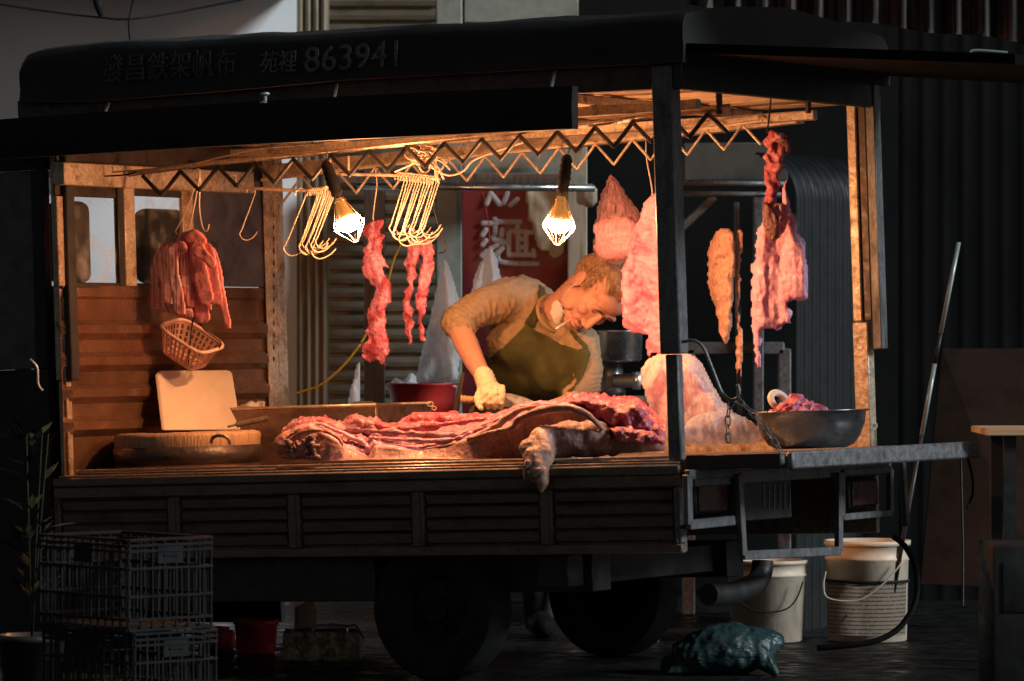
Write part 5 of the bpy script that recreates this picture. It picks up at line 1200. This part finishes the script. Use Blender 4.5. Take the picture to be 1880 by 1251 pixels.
b = NB(); p = G(408, 1193); box(b, (p.x - .06, p.y, 0), (p.x + .04, p.y + .08, .065), bev=.012)
lathe(b, [(0, .06), (.03, .06), (.035, .075), (0, .08)], Matrix.Translation((p.x - .01, p.y + .04, 0)), 20)
tag(mk('red_container', b, M['red_bright'], angle=50), 'small red plastic container on the ground beside the crate stack', 'container')
# crates
def crate_parts(t, Mx, sx, sy, h):
    def fr(p, q, name='side_wall'):
        pass
    for side in range(4):
        b = NB(); ln = sx if side % 2 == 0 else sy; ot = sy if side % 2 == 0 else sx
        R4 = Mx @ Matrix.Rotation(side * PI / 2, 4, 'Z')
        def bb(x0, z0, x1, z1, d0=0.0, d1=.010): box(b, (x0, -ot / 2 + d0, z0), (x1, -ot / 2 + d1, z1), R4, .001, seg=1)
        e = ln / 2 - .003
        for z in (.0, .030, h * .36, h * .66, h - .040, h - .024, h - .008): bb(-e, z, e, z + .0075, -.002, .010)
        n = 7 if ln < .4 else 12
        for i in range(n + 1):
            x = -e + (2 * e - .006) * i / n; bb(x, .0076, x + .006, h - .009, .001, .008)
        for i in range(n):
            x = -e + (2 * e) * (i + .5) / n; bb(x - .0025, .040, x + .0025, h * .62, .003, .006)
        bb(-.045, h * .72, .045, h * .92, .0015, .007); bb(-.025, h * .80, .025, h * .83, -.003, .0)
        mk('side_wall', b, M['crate'], t, smooth=False)
    b = NB()
    box(b, (-sx / 2 + .011, -sy / 2 + .011, .004), (sx / 2 - .011, sy / 2 - .011, .012), Mx)
    mk('base', b, M['crate'], t, smooth=False)
dC = 18.35; cc = P(246, 1100, dC); sx, sy, hC = .30, .44, .262; ang = math.radians(42)
ex = Vector((math.cos(ang), math.sin(ang), 0)); ey = Vector((-math.sin(ang), math.cos(ang), 0))
ctr = Vector((cc.x, cc.y, 0)) + ex * sx / 2 + ey * sy / 2
for k, lab in enumerate(('black plastic crate on the ground, lower one of the stack at the left', 'black plastic crate on top of the stack at the left')):
    Mx = Matrix.Translation((ctr.x - .012 * k, ctr.y, .001 + k * (hC + .002))) @ Matrix.Rotation(ang - .02 * k, 4, 'Z')
    t = thing('crate', lab, 'crate', Mx.translation, 'black crates stacked at the left'); crate_parts(t, Mx, sx, sy, hC)
# dim plant at the left
pl0 = P(58, 1000, 19.2); pt = thing('potted_plant', 'dim leafy plant in a dark pot beside the truck cab', 'plant', (pl0.x, pl0.y, 0))
b = NB(); lathe(b, [(0, 0), (.08, 0), (.10, .18), (.108, .18), (.108, .20), (.09, .20), (.088, .17), (0, .16)], Matrix.Translation((pl0.x, pl0.y, 0)), 24); mk('pot', b, M['black_paint'], pt)
b = NB(); rnd = random.Random(4)
for i in range(80):
    z = rnd.uniform(.3, .82); a = rnd.uniform(0, 6.3); r = rnd.uniform(.0, .055); c = Vector((pl0.x + r * math.cos(a), pl0.y + r * math.sin(a), z)); d = Vector((math.cos(a) * .6, math.sin(a) * .6, rnd.uniform(.2, 1))).normalized(); s = d.cross(Vector((0, 0, 1))).normalized(); l = rnd.uniform(.05, .10); w = l * .17
    q = [c, c + d * l * .4 + s * w, c + d * l + Vector((0, 0, -l * .2)), c + d * l * .4 - s * w]; up = s.cross(d) * .003
    vs = [b.verts.new(x) for x in q] ; b.faces.new(vs)
bmesh.ops.solidify(b, geom=b.faces[:], thickness=.0008); mk('foliage', b, M['leaf'], pt)
b = NB()
for i in range(3): a = i; tube(b, [Vector((pl0.x, pl0.y, .16)), Vector((pl0.x + .02 * math.cos(a), pl0.y + .02 * math.sin(a), .45)), Vector((pl0.x + .05 * math.cos(a), pl0.y + .05 * math.sin(a), .8))], .0022, 5)
mk('stem', b, M['leaf'], pt)

b = NB(); tube(b, [P(851, 684, 21.4), P(843, 722, 21.4), P(835, 760, 21.4)], [.006, .009, .012], 8)
tag(mk('wooden_stick', b, M['brown_post']), 'dark wooden stick standing behind the counter beside his forearm', 'stick')
b = NB()
for (x, y, rx, rz) in ((790, 742, .010, .008), (797, 750, .007, .006)): tube(b, [wv(x, y, .9) + Vector((rx * math.cos(q * PI / 8), 0, rz * math.sin(q * PI / 8))) for q in range(16)], .0022, 6, closed=True)
tag(mk('buckle', b, M['hook']), 'small steel buckle standing on the rib strip', 'buckle')
# ================================================================== THE BUTCHER
M['skin'] = mat('skin', [(.54, .27, .195), (.60, .31, .225), (.57, .29, .21)], 16, .5, bump=.25, bscale=260, rvar=.1, sss=.12)
M['shirt'] = mat('shirt', [(.26, .185, .105), (.33, .24, .14), (.29, .21, .12)], 30, .9, bump=.3, bscale=220, bdist=.003)
M['apron'] = mat('apron', [(.040, .045, .012), (.062, .066, .018), (.05, .053, .014)], 14, .85, bump=.35, bscale=160, bdist=.004)
M['hair'] = mat('hair', [(.27, .15, .085), (.44, .28, .165), (.19, .10, .055)], 40, .55, bump=.8, bscale=90, stretch=(1, 1, 3), bdist=.006)
M['glove'] = mat('glove', [(.72, .58, .38), (.78, .65, .45), (.64, .50, .32)], 16, .85, bump=.5, bscale=140, bdist=.004)
M['mask'] = mat('mask', [(.74, .74, .72), (.80, .80, .78)], 20, .8, bump=.2)
M['trousers'] = mat('trousers', [(.03, .03, .035), (.05, .05, .055)], 20, .9, bump=.2)
M['dark_hair'] = mat('dark_hair', [(.05, .025, .015), (.09, .05, .03)], 30, .7)
PN = thing('person', 'man in tan shirt and olive apron bending over the pork, cutting with a gloved hand', 'person', (P(960, 700, 21.75).x, 1.75, 0))
HS = 1.10
Fv = Vector((.07, -.82, .55)); Uv = Vector((.80, .31, .50)); Uv.normalize(); Fv = (Fv - Uv * Fv.dot(Uv)).normalized(); Rv = Fv.cross(Uv)
conv = lambda q: Vector((q.x, -q.z, q.y))
F_, U_, R_3 = conv(Fv), conv(Uv), conv(Rv)
HC = P(1099, 535, 21.05)
def H(f, r, u): return HC + (F_ * f + R_3 * r + U_ * u) * HS
HM3 = Matrix((F_, R_3, U_)).transposed()
def hb(bm, f, r, u, rf, rr, ru, rot=None, sub=3): return ball(bm, H(f, r, u), (rf * HS, rr * HS, ru * HS), HM3 @ rot if rot is not None else HM3, sub=sub)
hips = P(925, 800, 21.8); shR = P(930, 552, 21.3); shL = P(1068, 632, 21.15); neck = P(1010, 570, 21.25); chest = P(985, 640, 21.35)
elR = P(838, 592, 21.15); wrR = P(890, 697, 20.92); elL = P(1078, 712, 21.05); wrL = P(1040, 738, 20.92)
b = NB()
# head
hb(b, -.018, 0, .030, .098, .076, .086); hb(b, .030, 0, -.030, .066, .064, .085); hb(b, .045, 0, -.092, .045, .042, .030); hb(b, .068, 0, -.108, .024, .026, .020)
for s in (-1, 1):
    hb(b, .062, s * .036, -.030, .028, .026, .024); hb(b, .086, s * .028, .022, .014, .030, .011); hb(b, .073, s * .031, .000, .014, .015, .012); hb(b, .020, s * .054, -.070, .045, .018, .035)
    hb(b, -.012, s * .077, -.018, .020, .007, .030, Matrix.Rotation(-.25, 3, 'Y')); hb(b, -.020, s * .081, -.010, .018, .006, .024); hb(b, .104, s * .013, -.050, .012, .009, .009)
    hb(b, .072, s * .022, -.062, .020, .018, .022)
hb(b, .055, 0, .048, .042, .062, .034)
limb(b, [(H(.094, 0, .006), .0095), (H(.104, 0, -.025), .0105), (H(.111, 0, -.045), .0125)], sub=3)
hb(b, .093, 0, -.074, .012, .024, .007); hb(b, .091, 0, -.089, .012, .021, .008); hb(b, .080, 0, -.080, .020, .026, .016)
# neck, trunk, arms, legs
limb(b, [(H(-.035, 0, -.06), .060), (P(1028, 570, 21.2), .060), (neck, .060), (P(1000, 585, 21.3), .05)])
limb(b, [(P(1000, 585, 21.3), .045), (shR, .046), (elR, .040), (P(856, 632, 21.08), .043), (P(872, 665, 21.0), .036), (wrR, .027), (P(903, 718, 20.9), .026)])
limb(b, [(P(1010, 590, 21.28), .045), (shL, .044), (elL, .038), (wrL, .026), (P(1022, 745, 20.86), .026)])
limb(b, [(P(1000, 590, 21.3), .055), (P(985, 640, 21.42), .07), (P(945, 730, 21.62), .09), (hips, .105)])
for s in (-1, 1):
    hp = hips + Vector((s * .085, .02, 0)); kn = Vector((hp.x + s * .03, hp.y + .10, .46)); an = Vector((kn.x + s * .01, kn.y + .06, .08)); limb(b, [(hp, .085), (kn, .055), (an, .04)])
    limb(b, [(an + Vector((0, .02, -.04)), .04), (an + Vector((s * .02, -.16, -.045)), .034)])
# left hand with fingers, pressing on the meat
hl = P(1018, 746, 20.84); ball(b, hl, (.036, .03, .016))
for k, dx in enumerate((-.028, -.012, .004, .02)): limb(b, [(hl + Vector((dx * .8 - .01, -.02, 0)), .0095), (hl + Vector((dx - .02, -.05, .002)), .0085), (hl + Vector((dx - .024, -.072 - .006 * (k in (1, 2)), -.014)), .0075)])
limb(b, [(hl + Vector((-.03, 0, 0)), .011), (hl + Vector((-.055, -.02, -.004)), .009), (hl + Vector((-.065, -.042, -.012)), .008)])
b = remesh(b, .0036, 2, .5)
# sockets round the eyes, mouth line
for v in b.verts:
    for s in (-1, 1):
        d = (v.co - H(.090, s * .031, .004)).length
        if d < .016: v.co -= F_ * (.0022 * (1 - d / .016))
    q = v.co - H(.098, 0, -.0815); ff, rr, uu = q.dot(F_), q.dot(R_3), q.dot(U_)
    if abs(ff) < .03 and abs(rr) < .026: v.co -= F_ * .003 * math.exp(-(uu / .0028) ** 2) * (1 - (rr / .026) ** 2)
BODY = mk('body', b, M['skin'], PN)
def bvh_of(o):
    me = o.data; off = origin(o); return BVHTree.FromPolygons([v.co + off for v in me.vertices], [tuple(p.vertices) for p in me.polygons])
bvhB = bvh_of(BODY)
# brows, eyelids, mouth and nostrils as small soft strokes on the face
def face_line(name, pts, r, m):
    bm = NB(); pp = []
    for f, rr, u in pts:
        p = H(f + .06, rr, u); h = bvhB.ray_cast(p, -F_); pp.append((h[0] if h[0] is not None else H(f, rr, u)) + F_ * r * .15)
    pp = smooth_path(pp, 5); n = len(pp); tube(bm, pp, [r * (.35 + .65 * math.sin(PI * (i + .5) / n)) for i in range(n)], 7); return mk(name, bm, M[m], PN)
M['lash'] = mat('lash', [(.05, .018, .012), (.08, .03, .02)], 20, .6); M['lip'] = mat('lip', [(.30, .085, .07), (.36, .11, .09)], 20, .45)
for s in (-1, 1):
    face_line('eyebrow', [(.09, s * .012, .020), (.09, s * .028, .026), (.085, s * .046, .020)], .0036, 'dark_hair')
    face_line('eyelid', [(.09, s * .017, .000), (.088, s * .030, -.004), (.082, s * .046, .000)], .0019, 'lash')
    face_line('nostril', [(.115, s * .006, -.055), (.112, s * .010, -.057)], .0026, 'lash')
face_line('mouth', [(.09, -.026, -.079), (.098, -.010, -.081), (.098, .010, -.081), (.09, .027, -.077)], .0024, 'lip')
face_line('cheek_crease', [(.1, .020, -.050), (.095, .032, -.064), (.088, .036, -.082)], .0012, 'lip')
# hair: a cap round the back and top of the skull
b = NB(); hb(b, -.030, 0, .036, .093, .0785, .085, sub=4); hb(b, -.055, 0, .0, .075, .076, .075, sub=3); hb(b, .014, 0, .082, .055, .060, .034, sub=3)
for s in (-1, 1): hb(b, .004, s * .070, .010, .018, .010, .034); hb(b, .040, s * .045, .078, .022, .024, .015)
b = remesh(b, .004, 2)
def strand(c):
    q = HM3.transposed() @ (c - HC); a = math.atan2(q.y, q.z + .02); return .0022 * noise.noise(Vector((a * 16, q.x * 22, q.z * 6))) + .002 * noise.noise(Vector((a * 42, q.x * 30, 3)))
bumpy(b, .0015, 90, 2, strand); HAIR = mk('hair', b, M['hair'], PN)
b = NB(); rnd = random.Random(11); bvhH = bvh_of(HAIR)
for i in range(1100):
    th = rnd.uniform(-2.6, 2.6); ph = rnd.uniform(.0, 1.25); d = (F_ * (math.cos(ph) * .2 - .15 + rnd.uniform(-.6, .8)) + R_3 * math.sin(th) * .9 + U_ * (.45 + math.cos(th) * .6)).normalized()
    h = bvhH.ray_cast(HC + d * .3, -d)
    if h[0] is None: continue
    n = h[1]; t = (F_ * .8 + R_3 * rnd.uniform(-.4, .4) - U_ * .2); t = (t - n * t.dot(n)).normalized(); l = rnd.uniform(.014, .030)
    tube(b, [h[0] - n * .001, h[0] + t * l * .5 + n * .0022, h[0] + t * l + n * .0006], [.0009, .0010, .0004], 3, cap=False)
mk('hair_strand', b, M['hair'], HAIR)
# shirt
b = NB()
limb(b, [(P(1000, 575, 21.3), .078), (P(960, 560, 21.36), .105), (shR, .083), (P(880, 566, 21.22), .068), (elR, .058), (P(850, 606, 21.13), .051)])
limb(b, [(P(1010, 590, 21.25), .075), (P(1055, 622, 21.2), .07), (shL, .066), (P(1080, 680, 21.1), .055), (elL, .050), (P(1052, 726, 20.98), .042)])
ball(b, P(968, 590, 21.42), (.15, .12, .14)); ball(b, P(985, 625, 21.36), (.185, .12, .13)); ball(b, P(975, 672, 21.45), (.165, .12, .13)); ball(b, P(950, 730, 21.6), (.15, .12, .13)); ball(b, P(928, 780, 21.72), (.15, .12, .12)); ball(b, P(1040, 665, 21.2), (.075, .08, .11))
b = remesh(b, .0048, 4)
aR = (elR - shR).normalized(); aT = (hips - neck).normalized()
def crz(a): return .55 - abs(math.sin(a))
def folds(c):
    d = (c - shR).dot(aR); e = (c - elR).length; f = 0
    q = noise.noise(c * 9) * 1.6; q2 = noise.noise(c * 21 + Vector((5, 5, 5)))
    if e < .15: f += .0065 * crz(d * 150 + q * 3 + q2) * (1 - e / .15)              # creases bunched at the elbow
    r = (c - P(900, 610, 21.2)); f += .0055 * crz(math.atan2(r.z, r.x) * 8 + q * 2.2 + q2 * .8) * math.exp(-(r.length / .15) ** 2) * min(1, r.length / .05)   # pull lines from the armpit
    f += .0030 * crz((c - neck).dot(Vector((.6, .3, -.7))) * 60 + q * 4) + .002 * crz(c.x * 40 + c.z * 90 + q * 6)
    e2 = (c - elL).length
    if e2 < .14: f += .0055 * crz((c - shL).z * 130 + q * 4) * (1 - e2 / .14)
    return f
bumpy(b, .0025, 18, 3, folds); SH = mk('shirt', b, M['shirt'], PN); bvhS = bvh_of(SH)
b = NB(); 
for px_, py_, pd_, rx, ry, rz in ((968, 590, 21.42, .15, .13, .14), (985, 625, 21.36, .185, .13, .13), (975, 672, 21.45, .175, .13, .13), (950, 730, 21.6, .165, .135, .13), (928, 780, 21.72, .16, .13, .12), (1035, 650, 21.24, .09, .10, .11), (1000, 578, 21.3, .075, .085, .075), (1050, 690, 21.25, .08, .08, .10), (1012, 680, 21.24, .08, .08, .10), (1060, 650, 21.2, .07, .08, .09)): ball(b, P(px_, py_, pd_), (rx, ry, rz))
b = remesh(b, .009, 8); tm_ = bpy.data.meshes.new('tmp'); b.to_mesh(tm_); b.free(); bvhT = BVHTree.FromPolygons([v.co for v in tm_.vertices], [tuple(p.vertices) for p in tm_.polygons]); bpy.data.meshes.remove(tm_)
class Both:
    def ray_cast(self, o, d):
        a = bvhS.ray_cast(o, d); c = bvhT.ray_cast(o, d)
        if a[0] is None: return c
        return a if c[0] is None or a[3] < c[3] else c
    def find_nearest(self, p): return bvhS.find_nearest(p)
# collar, apron, straps
b = NB(); nk = P(1020, 574, 21.18); ax_ = (H(-.035, 0, -.06) - neck).normalized(); sx_ = ax_.cross(Vector((0, 1, 0))).normalized(); sy_ = ax_.cross(sx_)
tube(b, [nk - ax_ * .012 + sx_ * .066 * math.cos(a * PI / 12) + sy_ * .066 * math.sin(a * PI / 12) for a in range(24)], .008, 8, closed=True); mk('collar', b, M['shirt'], PN)
def cloth(name, poly, off, th, m, par=PN, bvh=bvhS, res=3.2, amp=.003, rag=0, sm=6):
    bm = NB(); patch(bm, poly, bvh, off, th, res=res, amp=amp, rag=rag, sm=sm, pd=21.2); return mk(name, bm, M[m], par)
AP_ = cloth('apron', [(976, 600), (1000, 612), (1030, 630), (1062, 640), (1078, 634), (1086, 646), (1080, 672), (1066, 700), (1048, 724), (1024, 738), (1000, 752), (940, 775), (862, 790), (868, 750), (878, 715), (884, 690), (888, 662), (910, 646), (934, 626), (954, 606), (966, 590)], .012, .004, 'apron', bvh=Both(), sm=8)
cloth('apron_strap', band([(992, 506), (996, 524), (994, 548), (984, 574), (970, 600)], [5, 6, 7, 9, 11]), .012, .003, 'apron', AP_, res=2.4)
cloth('apron_strap', band([(1046, 606), (1060, 622), (1078, 640)], [4, 5, 6]), .012, .003, 'apron', AP_, res=2.4)
# trousers
b = NB(); limb(b, [(hips + Vector((0, .02, .05)), .135), (hips + Vector((0, .03, -.06)), .14)])
for s in (-1, 1):
    hp = hips + Vector((s * .085, .02, 0)); kn = Vector((hp.x + s * .03, hp.y + .10, .46)); an = Vector((kn.x + s * .01, kn.y + .06, .08)); limb(b, [(hp, .098), (kn, .072), (an, .06)])
b = remesh(b, .01, 3); mk('trousers', b, M['trousers'], PN)
for s in (-1, 1):
    hp = hips + Vector((s * .085, .02, 0)); kn = Vector((hp.x + s * .03, hp.y + .10, .46)); an = Vector((kn.x + s * .01, kn.y + .06, .08))
    b = NB(); limb(b, [(an + Vector((0, .01, .22)), .062), (an + Vector((0, .01, .0)), .056), (an + Vector((0, .02, -.025)), .055)]); limb(b, [(an + Vector((0, .02, -.03)), .05), (an + Vector((s * .02, -.17, -.035)), .045)]); b = remesh(b, .008, 2); mk('boot', b, M['rubber'], PN)
# mask pulled under the chin, ear loop, cigarette
b = NB(); patch(b, [(1014, 556), (1022, 550), (1034, 560), (1036, 575), (1030, 590), (1026, 606), (1040, 618), (1054, 626), (1048, 632), (1030, 622), (1018, 600), (1010, 575)], bvhB, .005, .0025, res=2.2, sm=2, pd=21.1); MK = mk('mask', b, M['mask'], PN)
def onbody(x, y, off=.003):
    d = (P(x, y, 20) - CAM).normalized(); h = bvhB.ray_cast(CAM, d); return (h[0] if h[0] is not None else bvhB.find_nearest(P(x, y, 21.1))[0]) - d * off
b = NB(); tube(b, smooth_path([onbody(x, y) for x, y in ((1028, 556), (1036, 545), (1046, 530), (1056, 522), (1062, 517))], 5), .0016, 6); mk('ear_loop', b, M['mask'], MK)
b = NB(); m0 = onbody(1047, 588, -.004); m1 = m0 + Vector((-.050, -.030, -.030)); tube(b, [m0, m0.lerp(m1, .97), m1], [.004, .004, .0036], 10); mk('cigarette', b, M['mask'], PN)
# gloved fist round the knife
KA = P(846, 733, 20.86); KB = P(1000, 740, 20.84); kx = (KB - KA).normalized(); ky = Vector((0, -1, 0)); ky = (ky - kx * ky.dot(kx)).normalized(); kz = kx.cross(ky); kz = -kz if kz.z < 0 else kz
HG = P(902, 728, 20.86)
def K3(a, bb_, c): return HG + kx * a + ky * bb_ + kz * c
b = NB(); KM = Matrix((kx, ky, kz)).transposed()
limb(b, [(wrR + Vector((-.004, 0, .012)), .034), (wrR.lerp(HG, .4), .036)])                       # cuff
ball(b, K3(.0, .0, .024), (.044, .030, .024), KM, 3); ball(b, K3(.008, .018, .012), (.040, .020, .026), KM, 3)
for k in range(4):                                                                               # four fingers wrap down and under the handle
    x = .036 - k * .0205; l = (1, 1.06, 1.0, .86)[k]
    limb(b, [(K3(x, .026, .030), .0125), (K3(x + .003, .047 * l, .010), .0118), (K3(x + .002, .044 * l, -.018 * l), .0108), (K3(x - .002, .020, -.034 * l), .0098), (K3(x - .004, -.004, -.028), .009)], sub=2)
limb(b, [(K3(-.034, .010, .018), .0150), (K3(-.044, .034, -.004), .0125), (K3(-.040, .046, -.026), .0112), (K3(-.030, .050, -.040), .0092)], sub=2)   # thumb from the side of the palm
b = remesh(b, .0026, 1); bumpy(b, .0012, 70, 1, lambda c: .0012 * math.sin((c - wrR).dot((HG - wrR).normalized()) * 420)); mk('glove', b, M['glove'], PN)
# the knife
kn = thing('knife', 'long butcher knife with ringed wooden handle gripped in the gloved fist', 'knife', HG)
b = NB(); pts = [KA.lerp(KB, t) for t in [i / 30 * .52 for i in range(31)]]
tube(b, pts, [.0125 + (.0018 if i % 3 == 0 else 0) - .002 * math.sin(i / 30 * PI) for i in range(31)], 12); mk('handle', b, M['wood_block'], kn)
b = NB(); bl = [P(918, 722, 20.84), P(940, 723, 20.84), (P(962, 729, 20.83)), P(985, 739, 20.82), P(1004, 750, 20.81), P(960, 752, 20.82), P(918, 746, 20.84)]
prism(b, bl, Vector((0, .003, 0))); mk('blade', b, M['dull_steel'], kn, smooth=False)
# ================================================================== LIGHT
W = bpy.data.worlds.new('World'); SC.world = W; W.use_nodes = True
nt = W.node_tree; sky = nt.nodes.new('ShaderNodeTexSky'); sky.sky_type = 'NISHITA'; sky.sun_disc = False
Ls = Vector((.80, -.30, .42)).normalized()               # towards the light
el = math.asin(Ls.z); az = math.atan2(Ls.x, Ls.y)
sky.sun_elevation = math.radians(4); sky.sun_rotation = az
hs = nt.nodes.new('ShaderNodeHueSaturation'); hs.inputs['Saturation'].default_value = .12
nt.links.new(sky.outputs[0], hs.inputs['Color']); nt.links.new(hs.outputs[0], nt.nodes['Background'].inputs['Color'])
nt.nodes['Background'].inputs['Strength'].default_value = .040
sd = bpy.data.lights.new('sun', 'SUN'); sun = bpy.data.objects.new('sun', sd); COL.objects.link(sun)
sd.energy = 2.3; sd.angle = math.radians(12); sd.color = (.86, .95, 1.0); sun.rotation_euler = Ls.to_track_quat('Z', 'Y').to_euler()
SC.view_settings.view_transform = 'Standard'; SC.view_settings.look = 'None'; SC.view_settings.exposure = 0; SC.view_settings.gamma = 1
SC.render.engine = 'CYCLES'; SC.cycles.use_denoising = True; SC.cycles.max_bounces = 8; SC.cycles.transparent_max_bounces = 12
SC.cycles.sample_clamp_indirect = 4.0; SC.cycles.caustics_reflective = False; SC.cycles.caustics_refractive = False
